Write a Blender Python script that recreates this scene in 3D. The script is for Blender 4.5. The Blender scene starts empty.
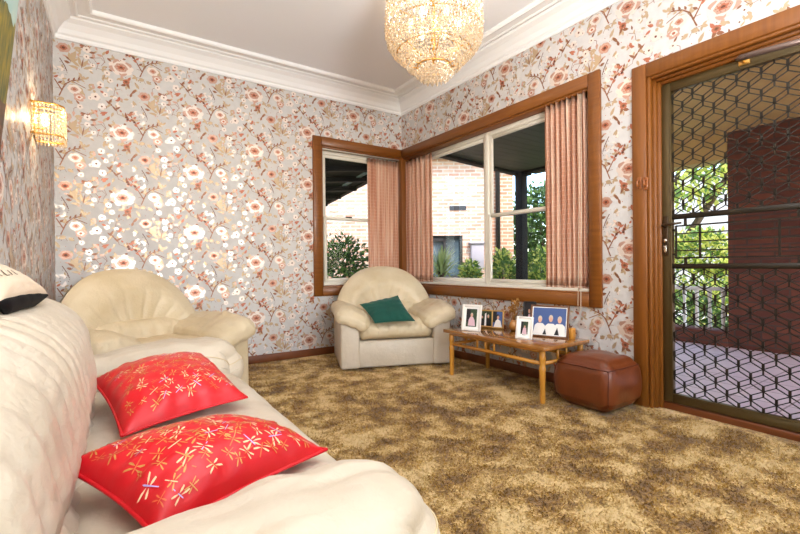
import bpy, bmesh, math, random
from mathutils import Vector, Matrix, noise, Quaternion
PI = math.pi
sin, cos = math.sin, math.cos
scene = bpy.context.scene
COL = scene.collection
H = 0.88
XR, YB, XL, YREAR, ZC = 2.715, 3.988, -0.344, -2.3, 2.72
TH = 33.869

# ---------------------------------------------------------------- materials
def lin(c):
    return tuple((x/12.92 if x <= .04045 else ((x+.055)/1.055)**2.4) for x in c)
def rgb(r, g, b):
    return lin((r/255, g/255, b/255)) + (1,)

def newmat(name):
    m = bpy.data.materials.new(name); m.use_nodes = True
    nt = m.node_tree
    return m, nt, nt.nodes['Principled BSDF'], nt.nodes['Material Output']

def N(nt, typ, **kw):
    n = nt.nodes.new(typ)
    for k, v in kw.items():
        if k in n.inputs.keys(): n.inputs[k].default_value = v
        else: setattr(n, k, v)
    return n

def mat(name, col, rough=.5, metal=0., spec=.5, col2=None, nscale=8., detail=4., bump=0., bscale=40., stretch=None,
        sheen=0., coat=0., ramp=(.35, .65), bdist=.01, trans=0.):
    m, nt, b, out = newmat(name)
    b.inputs['Roughness'].default_value = rough
    b.inputs['Metallic'].default_value = metal
    b.inputs['Specular IOR Level'].default_value = spec
    b.inputs['Base Color'].default_value = col
    if sheen: b.inputs['Sheen Weight'].default_value = sheen
    if coat:
        b.inputs['Coat Weight'].default_value = coat; b.inputs['Coat Roughness'].default_value = .12
    vec = None
    if col2 is not None or bump:
        tc = N(nt, 'ShaderNodeTexCoord'); vec = tc.outputs['Object']
        if stretch:
            mp = N(nt, 'ShaderNodeMapping'); mp.inputs['Scale'].default_value = stretch
            nt.links.new(vec, mp.inputs['Vector']); vec = mp.outputs['Vector']
    if col2 is not None:
        t = N(nt, 'ShaderNodeTexNoise', Scale=nscale, Detail=detail)
        nt.links.new(vec, t.inputs['Vector'])
        r = N(nt, 'ShaderNodeValToRGB')
        r.color_ramp.elements[0].position = ramp[0]; r.color_ramp.elements[0].color = col
        r.color_ramp.elements[1].position = ramp[1]; r.color_ramp.elements[1].color = col2
        nt.links.new(t.outputs['Fac'], r.inputs['Fac']); nt.links.new(r.outputs['Color'], b.inputs['Base Color'])
    if bump:
        t2 = N(nt, 'ShaderNodeTexNoise', Scale=bscale, Detail=5.)
        nt.links.new(vec, t2.inputs['Vector'])
        bp = N(nt, 'ShaderNodeBump', Strength=bump, Distance=bdist)
        nt.links.new(t2.outputs['Fac'], bp.inputs['Height']); nt.links.new(bp.outputs['Normal'], b.inputs['Normal'])
    if trans:
        tr = N(nt, 'ShaderNodeBsdfTranslucent')
        mx = N(nt, 'ShaderNodeMixShader', Fac=trans)
        src = b.inputs['Base Color']
        if src.is_linked: nt.links.new(src.links[0].from_socket, tr.inputs['Color'])
        else: tr.inputs['Color'].default_value = col
        nt.links.new(b.outputs[0], mx.inputs[1]); nt.links.new(tr.outputs[0], mx.inputs[2])
        nt.links.new(mx.outputs[0], out.inputs['Surface'])
    return m

def brick_mat(name, c1, c2, cm, axis, bw=.23, rh=.076, mortar=.009, rough=.8):
    m, nt, b, out = newmat(name)
    b.inputs['Roughness'].default_value = rough
    tc = N(nt, 'ShaderNodeTexCoord'); sp = N(nt, 'ShaderNodeSeparateXYZ'); cb = N(nt, 'ShaderNodeCombineXYZ')
    nt.links.new(tc.outputs['Object'], sp.inputs[0])
    nt.links.new(sp.outputs[axis], cb.inputs[0]); nt.links.new(sp.outputs['Z'], cb.inputs[1])
    br = N(nt, 'ShaderNodeTexBrick', Scale=1.)
    br.inputs['Color1'].default_value = c1; br.inputs['Color2'].default_value = c2; br.inputs['Mortar'].default_value = cm
    br.inputs['Mortar Size'].default_value = mortar; br.inputs['Brick Width'].default_value = bw; br.inputs['Row Height'].default_value = rh
    br.inputs['Mortar Smooth'].default_value = .1; br.inputs['Bias'].default_value = 0.
    nt.links.new(cb.outputs[0], br.inputs['Vector'])
    nz = N(nt, 'ShaderNodeTexNoise', Scale=9., Detail=4.)
    nt.links.new(tc.outputs['Object'], nz.inputs['Vector'])
    mx = N(nt, 'ShaderNodeMixRGB', blend_type='OVERLAY'); mx.inputs['Fac'].default_value = .35
    nt.links.new(br.outputs['Color'], mx.inputs[1]); nt.links.new(nz.outputs['Fac'], mx.inputs[2])
    nt.links.new(mx.outputs[0], b.inputs['Base Color'])
    bp = N(nt, 'ShaderNodeBump', Strength=.5, Distance=.01, invert=True)
    nt.links.new(br.outputs['Fac'], bp.inputs['Height']); nt.links.new(bp.outputs['Normal'], b.inputs['Normal'])
    return m

def wood(name, c1, c2, rough=.35, axis='Z', coat=.3, scale=1.):
    st = {'X': (1.5, 22, 22), 'Y': (22, 1.5, 22), 'Z': (22, 22, 1.5)}[axis]
    return mat(name, c1, rough, col2=c2, nscale=2.2*scale, detail=6, stretch=st, coat=coat, ramp=(.3, .7))

def glass_mat():
    m, nt, b, out = newmat('window_glass')
    nt.nodes.remove(b)
    tr = N(nt, 'ShaderNodeBsdfTransparent'); gl = N(nt, 'ShaderNodeBsdfGlossy', Roughness=.02)
    lw = N(nt, 'ShaderNodeFresnel', IOR=1.25)
    mx = N(nt, 'ShaderNodeMixShader')
    ge = N(nt, 'ShaderNodeNewGeometry'); iv = N(nt, 'ShaderNodeMath', operation='SUBTRACT'); iv.inputs[0].default_value = 1.
    nt.links.new(ge.outputs['Backfacing'], iv.inputs[1])
    mu = N(nt, 'ShaderNodeMath', operation='MULTIPLY'); nt.links.new(lw.outputs[0], mu.inputs[0]); nt.links.new(iv.outputs[0], mu.inputs[1])
    nt.links.new(mu.outputs[0], mx.inputs[0]); nt.links.new(tr.outputs[0], mx.inputs[1]); nt.links.new(gl.outputs[0], mx.inputs[2])
    nt.links.new(mx.outputs[0], out.inputs['Surface'])
    return m

def emit(name, col, s):
    m, nt, b, out = newmat(name)
    b.inputs['Base Color'].default_value = col
    b.inputs['Emission Color'].default_value = col; b.inputs['Emission Strength'].default_value = s
    return m

def crystal_mat():
    m, nt, b, out = newmat('cut_crystal')
    nt.nodes.remove(b)
    tl = N(nt, 'ShaderNodeBsdfTranslucent'); tl.inputs['Color'].default_value = (.78, .66, .48, 1)
    gl = N(nt, 'ShaderNodeBsdfGlossy', Roughness=.12); gl.inputs['Color'].default_value = (1, .97, .92, 1)
    tp = N(nt, 'ShaderNodeBsdfTransparent')
    df = N(nt, 'ShaderNodeBsdfDiffuse'); df.inputs['Color'].default_value = (.86, .78, .66, 1)
    m0 = N(nt, 'ShaderNodeMixShader', Fac=.3); m1 = N(nt, 'ShaderNodeMixShader', Fac=.25); m2 = N(nt, 'ShaderNodeMixShader', Fac=.3)
    nt.links.new(tl.outputs[0], m0.inputs[1]); nt.links.new(df.outputs[0], m0.inputs[2])
    nt.links.new(m0.outputs[0], m1.inputs[1]); nt.links.new(gl.outputs[0], m1.inputs[2])
    nt.links.new(m1.outputs[0], m2.inputs[1]); nt.links.new(tp.outputs[0], m2.inputs[2])
    nt.links.new(m2.outputs[0], out.inputs['Surface'])
    return m

def carpet_mat():
    m, nt, b, out = newmat('shag_carpet')
    b.inputs['Roughness'].default_value = .95; b.inputs['Specular IOR Level'].default_value = .1
    b.inputs['Sheen Weight'].default_value = .25
    tc = N(nt, 'ShaderNodeTexCoord'); o = tc.outputs['Object']
    n1 = N(nt, 'ShaderNodeTexNoise', Scale=6.5, Detail=4., Roughness=.6, Distortion=.15)
    n2 = N(nt, 'ShaderNodeTexNoise', Scale=60., Detail=3., Roughness=.75, Distortion=1.4)
    n3 = N(nt, 'ShaderNodeTexNoise', Scale=1.6, Detail=2.)
    for n in (n1, n2, n3): nt.links.new(o, n.inputs['Vector'])
    a1 = N(nt, 'ShaderNodeMath', operation='MULTIPLY_ADD'); a1.inputs[1].default_value = .75
    nt.links.new(n2.outputs['Fac'], a1.inputs[0]); nt.links.new(n1.outputs['Fac'], a1.inputs[2])
    a2 = N(nt, 'ShaderNodeMath', operation='MULTIPLY_ADD'); a2.inputs[1].default_value = .3
    nt.links.new(n3.outputs['Fac'], a2.inputs[0]); nt.links.new(a1.outputs[0], a2.inputs[2])
    r = N(nt, 'ShaderNodeValToRGB'); e = r.color_ramp.elements
    e[0].position = .77; e[0].color = rgb(124, 86, 30)
    e[1].position = 1.0; e[1].color = rgb(236, 204, 142)
    for p, c in ((.85, (160, 118, 48)), (.91, (188, 146, 70)), (.96, (212, 172, 98))):
        k = e.new(p); k.color = rgb(*c)
    sc = N(nt, 'ShaderNodeMath', operation='MULTIPLY'); sc.inputs[1].default_value = .88
    nt.links.new(a2.outputs[0], sc.inputs[0]); nt.links.new(sc.outputs[0], r.inputs['Fac'])
    nt.links.new(r.outputs['Color'], b.inputs['Base Color'])
    n4 = N(nt, 'ShaderNodeTexNoise', Scale=120., Detail=4., Roughness=.7)
    nt.links.new(o, n4.inputs['Vector'])
    bp = N(nt, 'ShaderNodeBump', Strength=.9, Distance=.012)
    nt.links.new(n4.outputs['Fac'], bp.inputs['Height']); nt.links.new(bp.outputs['Normal'], b.inputs['Normal'])
    return m

def curtain_mat():
    m, nt, b, out = newmat('woven_curtain')
    b.inputs['Roughness'].default_value = .65
    tc = N(nt, 'ShaderNodeTexCoord'); o = tc.outputs['Object']
    mp = N(nt, 'ShaderNodeMapping'); mp.inputs['Scale'].default_value = (60, 60, 1.2)
    nt.links.new(o, mp.inputs['Vector'])
    n1 = N(nt, 'ShaderNodeTexNoise', Scale=1., Detail=3.); nt.links.new(mp.outputs['Vector'], n1.inputs['Vector'])
    r = N(nt, 'ShaderNodeValToRGB'); e = r.color_ramp.elements
    e[0].position = .36; e[0].color = rgb(206, 142, 110); e[1].position = .66; e[1].color = rgb(246, 214, 188)
    k = e.new(.5); k.color = rgb(228, 176, 146)
    nt.links.new(n1.outputs['Fac'], r.inputs['Fac'])
    w = N(nt, 'ShaderNodeTexWave', Scale=9., Distortion=.3, bands_direction='Z'); nt.links.new(o, w.inputs['Vector'])
    r2 = N(nt, 'ShaderNodeValToRGB'); r2.color_ramp.elements[0].position = .86; r2.color_ramp.elements[1].position = .97
    nt.links.new(w.outputs['Fac'], r2.inputs['Fac'])
    mx = N(nt, 'ShaderNodeMixRGB'); mx.inputs[2].default_value = rgb(248, 222, 196)
    mu = N(nt, 'ShaderNodeMath', operation='MULTIPLY'); mu.inputs[1].default_value = .25
    nt.links.new(r2.outputs['Color'], mu.inputs[0]); nt.links.new(mu.outputs[0], mx.inputs[0]); nt.links.new(r.outputs['Color'], mx.inputs[1])
    nt.links.new(mx.outputs[0], b.inputs['Base Color'])
    tr = N(nt, 'ShaderNodeBsdfTranslucent'); nt.links.new(mx.outputs[0], tr.inputs['Color'])
    ms = N(nt, 'ShaderNodeMixShader', Fac=.3)
    nt.links.new(b.outputs[0], ms.inputs[1]); nt.links.new(tr.outputs[0], ms.inputs[2]); nt.links.new(ms.outputs[0], out.inputs['Surface'])
    return m

M = {}
M['paper'] = mat('wallpaper_ground', rgb(206, 202, 199), .55, col2=rgb(212, 208, 205), nscale=30)
M['ink_rose'] = mat('wallpaper_ink_rose', rgb(206, 166, 148), .38, metal=.5)
M['ink_pale'] = mat('wallpaper_ink_pale', rgb(238, 224, 214), .36, metal=.5)
M['ink_tan'] = mat('wallpaper_ink_tan', rgb(196, 170, 138), .4, metal=.4)
M['ink_brown'] = mat('wallpaper_ink_brown', rgb(150, 100, 72), .4, metal=.3)
M['ink_dark'] = mat('wallpaper_ink_dark', rgb(112, 66, 50), .45, metal=.2)
M['ink_rust'] = mat('wallpaper_ink_rust', rgb(190, 116, 88), .42, metal=.3)
M['plaster'] = mat('ceiling_paint', rgb(242, 242, 245), .8)
M['cornice'] = mat('cornice_paint', rgb(246, 244, 243), .55)
M['carpet'] = carpet_mat()
M['wood'] = {a: wood('stained_timber_'+a, rgb(120, 66, 15), rgb(136, 79, 21), .45, a, .12) for a in 'XYZ'}
M['wood_dark'] = {a: wood('dark_timber_'+a, rgb(96, 48, 20), rgb(120, 62, 26), .4, a, .2) for a in 'XYZ'}
M['skirt'] = mat('skirting_timber', rgb(104, 56, 26), .45, col2=rgb(126, 70, 34), nscale=6)
M['cream'] = mat('cream_window_paint', rgb(230, 222, 206), .45)
M['glass'] = glass_mat()
M['curtain'] = curtain_mat()
M['rail'] = mat('curtain_rail_metal', rgb(205, 196, 186), .35, metal=.6)
M['leather'] = mat('cream_leather', rgb(201, 186, 164), .42, col2=rgb(211, 197, 177), nscale=5, bump=.4, bscale=20, bdist=.012)
M['leather_tan'] = mat('honey_cream_leather', rgb(206, 186, 150), .42, col2=rgb(218, 200, 168), nscale=5, bump=.4, bscale=20, bdist=.012)
def creases(m, strength):
    nt = m.node_tree; b = nt.nodes['Principled BSDF']
    tc = N(nt, 'ShaderNodeTexCoord'); nn = N(nt, 'ShaderNodeTexNoise', Scale=9., Detail=2.)
    nt.links.new(tc.outputs['Object'], nn.inputs['Vector'])
    mx = N(nt, 'ShaderNodeMixRGB', blend_type='LINEAR_LIGHT'); mx.inputs['Fac'].default_value = .12
    nt.links.new(tc.outputs['Object'], mx.inputs[1]); nt.links.new(nn.outputs['Color'], mx.inputs[2])
    v = N(nt, 'ShaderNodeTexVoronoi', feature='DISTANCE_TO_EDGE', Scale=24.); nt.links.new(mx.outputs[0], v.inputs['Vector'])
    r = N(nt, 'ShaderNodeValToRGB'); r.color_ramp.elements[0].position = 0.; r.color_ramp.elements[1].position = .10
    r.color_ramp.elements[0].color = (0, 0, 0, 1); nt.links.new(v.outputs['Distance'], r.inputs['Fac'])
    bp = N(nt, 'ShaderNodeBump', Strength=strength, Distance=.006); nt.links.new(r.outputs['Color'], bp.inputs['Height'])
    src = b.inputs['Normal'].links[0].from_socket
    nt.links.new(src, bp.inputs['Normal']); nt.links.new(bp.outputs['Normal'], b.inputs['Normal'])
creases(M['leather'], .07); creases(M['leather_tan'], .14)
M['seam'] = mat('leather_stitching', rgb(206, 186, 150), .6)
M['dark_gap'] = mat('dark_underside_cloth', rgb(54, 42, 30), .9)
M['satin'] = mat('red_satin', rgb(206, 8, 24), .36, col2=rgb(218, 16, 32), nscale=6, bump=.15, bscale=14, bdist=.02)
M['thread_gold'] = mat('gold_embroidery', rgb(212, 150, 78), .45, metal=.1)
M['thread_cream'] = mat('cream_embroidery', rgb(236, 204, 160), .45)
M['thread_lilac'] = mat('lilac_embroidery', rgb(186, 160, 214), .45)
M['thread_orange'] = mat('orange_embroidery', rgb(226, 110, 60), .45)
M['green'] = mat('teal_green_cloth', rgb(0, 68, 56), .85, col2=rgb(2, 78, 64), nscale=12, bump=.1, sheen=.2)
M['linen'] = mat('linen_cushion_cloth', rgb(226, 206, 180), .85, bump=.15, bscale=200)
M['navy'] = mat('black_satin_edge', rgb(3, 3, 8), .7, spec=.15)
M['pouf'] = mat('brown_pouf_leather', rgb(102, 47, 20), .32, col2=rgb(118, 57, 25), nscale=7, bump=.15, bscale=50, coat=.15, bdist=.006)
M['pouf_seam'] = mat('dark_brown_piping', rgb(92, 38, 16), .45)
M['table'] = {a: wood('golden_cane_timber_'+a, rgb(190, 126, 40), rgb(214, 150, 58), .4, a, .2) for a in 'XYZ'}
M['table_top'] = wood('table_top_veneer', rgb(140, 88, 36), rgb(170, 112, 52), .16, 'Y', .6)
M['white'] = mat('white_frame_paint', rgb(240, 234, 226), .4)
M['gilt'] = mat('gilt_frame', rgb(206, 164, 96), .35, metal=.4)
M['frame_brown'] = mat('brown_frame_timber', rgb(112, 70, 40), .4)
M['frame_black'] = mat('black_frame_lacquer', rgb(22, 20, 24), .3)
M['ph_blue'] = mat('print_blue', rgb(74, 96, 150), .35)
M['ph_white'] = mat('print_white', rgb(242, 236, 230), .35)
M['ph_skin'] = mat('print_skin', rgb(222, 170, 142), .35)
M['ph_dark'] = mat('print_dark', rgb(38, 36, 40), .35)
M['ph_green'] = mat('print_green', rgb(58, 74, 52), .35)
M['ph_pink'] = mat('print_pink', rgb(226, 190, 200), .35)
M['ph_hair'] = mat('print_hair', rgb(206, 190, 172), .35)
M['ph_mount'] = mat('print_mount', rgb(250, 246, 240), .4)
M['alu'] = mat('bronze_aluminium', rgb(92, 75, 44), .4, metal=.45)
M['grille'] = mat('dark_bronze_grille', rgb(44, 36, 26), .4, metal=.3)
M['chrome'] = mat('worn_chrome', rgb(200, 190, 178), .25, metal=.9)
M['bronze'] = mat('dark_bronze', rgb(70, 52, 34), .35, metal=.6)
M['closer'] = mat('closer_tube', rgb(112, 92, 84), .35, metal=.5)
M['gold'] = mat('gold_plate', rgb(214, 164, 84), .3, metal=.85)
M['crystal'] = crystal_mat()
M['bulb'] = emit('warm_bulb', (1, .78, .48, 1), 6.)
M['brick_red'] = brick_mat('red_brick', rgb(120, 66, 48), rgb(98, 52, 40), rgb(84, 62, 54), 'Y')
M['brick_red_x'] = brick_mat('red_brick_end', rgb(120, 66, 48), rgb(98, 52, 40), rgb(84, 62, 54), 'X')
M['brick_lit_tone'] = brick_mat('lit_tone_brick', rgb(218, 178, 152), rgb(194, 142, 116), rgb(216, 198, 182), 'X', mortar=.012)  # house brick with sunlight put into the colour
M['brick_shade_tone'] = brick_mat('shade_tone_brick', rgb(206, 152, 116), rgb(180, 122, 92), rgb(214, 190, 166), 'X', mortar=.012)  # same brick with shade put into the colour, also on the sill
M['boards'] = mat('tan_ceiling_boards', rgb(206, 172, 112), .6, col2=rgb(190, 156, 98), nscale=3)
M['dark_boards'] = mat('dark_olive_boards', rgb(56, 56, 38), .6, col2=rgb(44, 44, 30), nscale=3)  # veranda boards in a darker olive than the porch boards
M['dark_beam'] = mat('dark_stained_post', rgb(26, 22, 19), .7, spec=.2)
M['paver'] = brick_mat('pink_paving', rgb(206, 186, 190), rgb(190, 168, 174), rgb(160, 138, 140), 'X', .4, .4, .008)
def paver_mat():
    m, nt, b, out = newmat('pink_porch_tile')
    b.inputs['Roughness'].default_value = .5
    tc = N(nt, 'ShaderNodeTexCoord')
    br = N(nt, 'ShaderNodeTexBrick', Scale=1.)
    br.offset = 0.
    br.inputs['Color1'].default_value = rgb(238, 220, 224); br.inputs['Color2'].default_value = rgb(228, 208, 214); br.inputs['Mortar'].default_value = rgb(168, 146, 148)
    br.inputs['Mortar Size'].default_value = .006; br.inputs['Brick Width'].default_value = .3; br.inputs['Row Height'].default_value = .3
    nt.links.new(tc.outputs['Object'], br.inputs['Vector']); nt.links.new(br.outputs['Color'], b.inputs['Base Color'])
    return m
M['tile'] = paver_mat()
M['lawn'] = mat('lawn_ground', rgb(110, 130, 60), .9, col2=rgb(150, 160, 90), nscale=2.)
M['leaf_a'] = mat('leaf_mid_green', rgb(84, 116, 50), .5, col2=rgb(120, 150, 70), nscale=3, trans=.3)
M['leaf_b'] = mat('leaf_dark_green', rgb(46, 72, 32), .5, col2=rgb(70, 98, 46), nscale=3, trans=.25)
M['leaf_c'] = mat('leaf_lime', rgb(240, 232, 130), .5, col2=rgb(206, 214, 100), nscale=3, trans=.55)
M['leaf_y'] = mat('leaf_yucca', rgb(130, 150, 84), .4, col2=rgb(172, 184, 120), nscale=4, trans=.2)
M['bark'] = mat('bark', rgb(90, 70, 52), .9, bump=.5)
M['render_white'] = mat('white_render', rgb(232, 222, 214), .8)
M['roof_tile'] = mat('grey_roof_tile', rgb(150, 140, 132), .8)
M['iron'] = mat('dark_iron', rgb(40, 36, 34), .5)
M['far_glass'] = mat('far_window_glass', rgb(96, 116, 124), .12, col2=rgb(60, 72, 80), nscale=2)
M['sky_sheet'] = mat('clear_roof_sheet', rgb(220, 228, 232), .4, trans=.75)
M['grey_box'] = mat('grey_meter_box', rgb(176, 166, 170), .5)
M['sky_paint'] = mat('painted_sky', rgb(150, 190, 190), .5, col2=rgb(190, 206, 190), nscale=6)
M['grass_paint'] = mat('painted_reeds', rgb(150, 130, 30), .5, col2=rgb(70, 80, 26), nscale=16, stretch=(1, 2.5, .7))
M['earth_paint'] = mat('painted_earth', rgb(110, 66, 30), .5, col2=rgb(60, 44, 26), nscale=10)
M['brown_fit'] = mat('brown_varnished_fitting', rgb(150, 84, 38), .3, coat=.4)
M['dried'] = mat('dried_flower_stems', rgb(170, 120, 58), .7)
M['ceramic'] = mat('amber_ceramic', rgb(190, 130, 62), .25, coat=.5)

# ---------------------------------------------------------------- mesh helper
class MB:
    def __init__(s): s.v = []; s.f = []; s.m = []; s.sm = []
    def add(s, vs, fs, mi=0, smooth=False):
        o = len(s.v); s.v += [tuple(v) for v in vs]
        for f in fs: s.f.append(tuple(i+o for i in f)); s.m.append(mi); s.sm.append(smooth)
        return s
    def box(s, a, b, mi=0, r=0., seg=2, xf=None):
        (x0, y0, z0), (x1, y1, z1) = a, b
        vs = [(x, y, z) for x in (x0, x1) for y in (y0, y1) for z in (z0, z1)]
        fs = [(0, 1, 3, 2), (4, 6, 7, 5), (0, 4, 5, 1), (2, 3, 7, 6), (0, 2, 6, 4), (1, 5, 7, 3)]
        if r:
            bm = bmesh.new(); V = [bm.verts.new(v) for v in vs]
            for f in fs: bm.faces.new([V[i] for i in f])
            bmesh.ops.recalc_face_normals(bm, faces=bm.faces)
            bmesh.ops.bevel(bm, geom=bm.edges[:], offset=r, segments=seg, profile=.5, affect='EDGES')
            bm.verts.index_update()
            vs = [v.co.copy() for v in bm.verts]; fs = [tuple(v.index for v in f.verts) for f in bm.faces]; bm.free()
        if xf: vs = [xf(Vector(v)) for v in vs]
        return s.add(vs, fs, mi, bool(r))
    def tube(s, pts, rad, n=8, mi=0, cap=True):
        pts = [Vector(p) for p in pts]
        rads = rad if isinstance(rad, (list, tuple)) else [rad]*len(pts)
        vs = []; fs = []; prev = None
        for i, p in enumerate(pts):
            t = (pts[min(i+1, len(pts)-1)]-pts[max(i-1, 0)]).normalized()
            if prev is None:
                a = Vector((0, 0, 1)) if abs(t.z) < .9 else Vector((1, 0, 0)); u = t.cross(a).normalized()
            else: u = (prev-t*prev.dot(t)).normalized()
            prev = u; w = t.cross(u)
            for k in range(n):
                q = 2*PI*k/n; vs.append(p+(u*cos(q)+w*sin(q))*rads[i])
        for i in range(len(pts)-1):
            for k in range(n): fs.append((i*n+k, i*n+(k+1) % n, (i+1)*n+(k+1) % n, (i+1)*n+k))
        if cap: fs.append(tuple(range(n))[::-1]); fs.append(tuple((len(pts)-1)*n+k for k in range(n)))
        return s.add(vs, fs, mi, True)
    def lathe(s, prof, c=(0, 0, 0), n=24, mi=0):
        vs = []; fs = []
        for r, z in prof:
            for k in range(n): vs.append((c[0]+r*cos(2*PI*k/n), c[1]+r*sin(2*PI*k/n), c[2]+z))
        for i in range(len(prof)-1):
            for k in range(n): fs.append((i*n+k, i*n+(k+1) % n, (i+1)*n+(k+1) % n, (i+1)*n+k))
        fs.append(tuple(range(n))[::-1]); fs.append(tuple((len(prof)-1)*n+k for k in range(n)))
        return s.add(vs, fs, mi, True)
    def prism(s, pts, vec, mi=0, smooth=False):
        n = len(pts); v = Vector(vec)
        vs = [Vector(p) for p in pts]+[Vector(p)+v for p in pts]
        fs = [tuple(range(n))[::-1], tuple(range(n, 2*n))]+[(i, (i+1) % n, n+(i+1) % n, n+i) for i in range(n)]
        return s.add(vs, fs, mi, smooth)
    def poly(s, pts, mi=0): return s.add(pts, [tuple(range(len(pts)))], mi)
    def rounded(s, c, h, r, n=14, fn=None, mi=0):
        """a rounded block: fn deforms each vertex given (position relative to the centre, unit position)"""
        idx = {}; vs = []; fs = []
        def vid(p):
            k = tuple(round(x*n) for x in p)
            if k not in idx:
                q = Vector((p[0]*h[0], p[1]*h[1], p[2]*h[2]))
                rr = [min(r, h[i]) for i in range(3)]
                cl = Vector([max(-(h[i]-rr[i]), min(h[i]-rr[i], q[i])) for i in range(3)])
                d = Vector([(q[i]-cl[i])/rr[i] for i in range(3)])
                if d.length > 1e-9: d.normalize()
                q = Vector([cl[i]+d[i]*rr[i] for i in range(3)])
                if fn: q = fn(q, Vector(p))
                idx[k] = len(vs); vs.append(q+Vector(c))
            return idx[k]
        g = [-1+2*i/n for i in range(n+1)]
        for ax in range(3):
            for sg in (-1, 1):
                for i in range(n):
                    for j in range(n):
                        cs = [(g[i], g[j]), (g[i+1], g[j]), (g[i+1], g[j+1]), (g[i], g[j+1])]
                        q = []
                        for a, b in cs:
                            p = [0, 0, 0]; p[ax] = sg; p[(ax+1) % 3] = a; p[(ax+2) % 3] = b; q.append(vid(p))
                        fs.append(tuple(q) if sg > 0 else tuple(q[::-1]))
        return s.add(vs, fs, mi, True)
    def surf(s, fn, nu, nv, mi=0, cu=False, cv=False):
        vs = [fn(i/nu, j/nv) for i in range(nu+(0 if cu else 1)) for j in range(nv+(0 if cv else 1))]
        W = nv+(0 if cv else 1); U = nu+(0 if cu else 1); fs = []
        for i in range(nu):
            for j in range(nv):
                a = (i % U)*W; b = ((i+1) % U)*W; c0 = j % W; c1 = (j+1) % W
                fs.append((a+c0, b+c0, b+c1, a+c1))
        return s.add(vs, fs, mi, True)
    def build(s, name, mats, parent=None, origin=None, kind=None, label=None):
        me = bpy.data.meshes.new(name)
        o = Vector(origin) if origin is not None else Vector((0, 0, 0))
        if origin is None and parent is not None and parent.get('_w'): o = Vector(parent['_w'])
        me.from_pydata([tuple(Vector(v)-o) for v in s.v], [], s.f); me.update()
        for m in (mats if isinstance(mats, (list, tuple)) else [mats]): me.materials.append(m)
        me.polygons.foreach_set('material_index', s.m); me.polygons.foreach_set('use_smooth', s.sm); me.update()
        ob = bpy.data.objects.new(name, me); COL.objects.link(ob)
        if parent is not None:
            ob.parent = parent
            if parent.get('_w'): ob['_w'] = parent['_w']
        elif origin is not None: ob.location = o
        if kind: ob['kind'] = kind
        if label: ob['label'] = label
        return ob

def tag(o, label, cat, group=None, kind=None):
    o['label'] = label; o['category'] = cat
    if group: o['group'] = group
    if kind: o['kind'] = kind
    return o
def empty(name, label, cat, loc=(0, 0, 0), rz=0., group=None, kind=None, world=False):
    """an Empty at the thing's base; world=True: its parts are written in world coordinates"""
    o = bpy.data.objects.new(name, None); COL.objects.link(o); o.empty_display_size = .1
    o.location = loc; o.rotation_euler = (0, 0, rz)
    if world: o['_w'] = tuple(loc)
    return tag(o, label, cat, group, kind)
def copy_tree(o, parent=None):
    c = o.copy(); COL.objects.link(c)
    if parent: c.parent = parent
    for ch in [x for x in bpy.data.objects if x.parent == o]: copy_tree(ch, c)
    return c
nz = lambda x, y, z=0.: noise.noise(Vector((x, y, z)))

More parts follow.
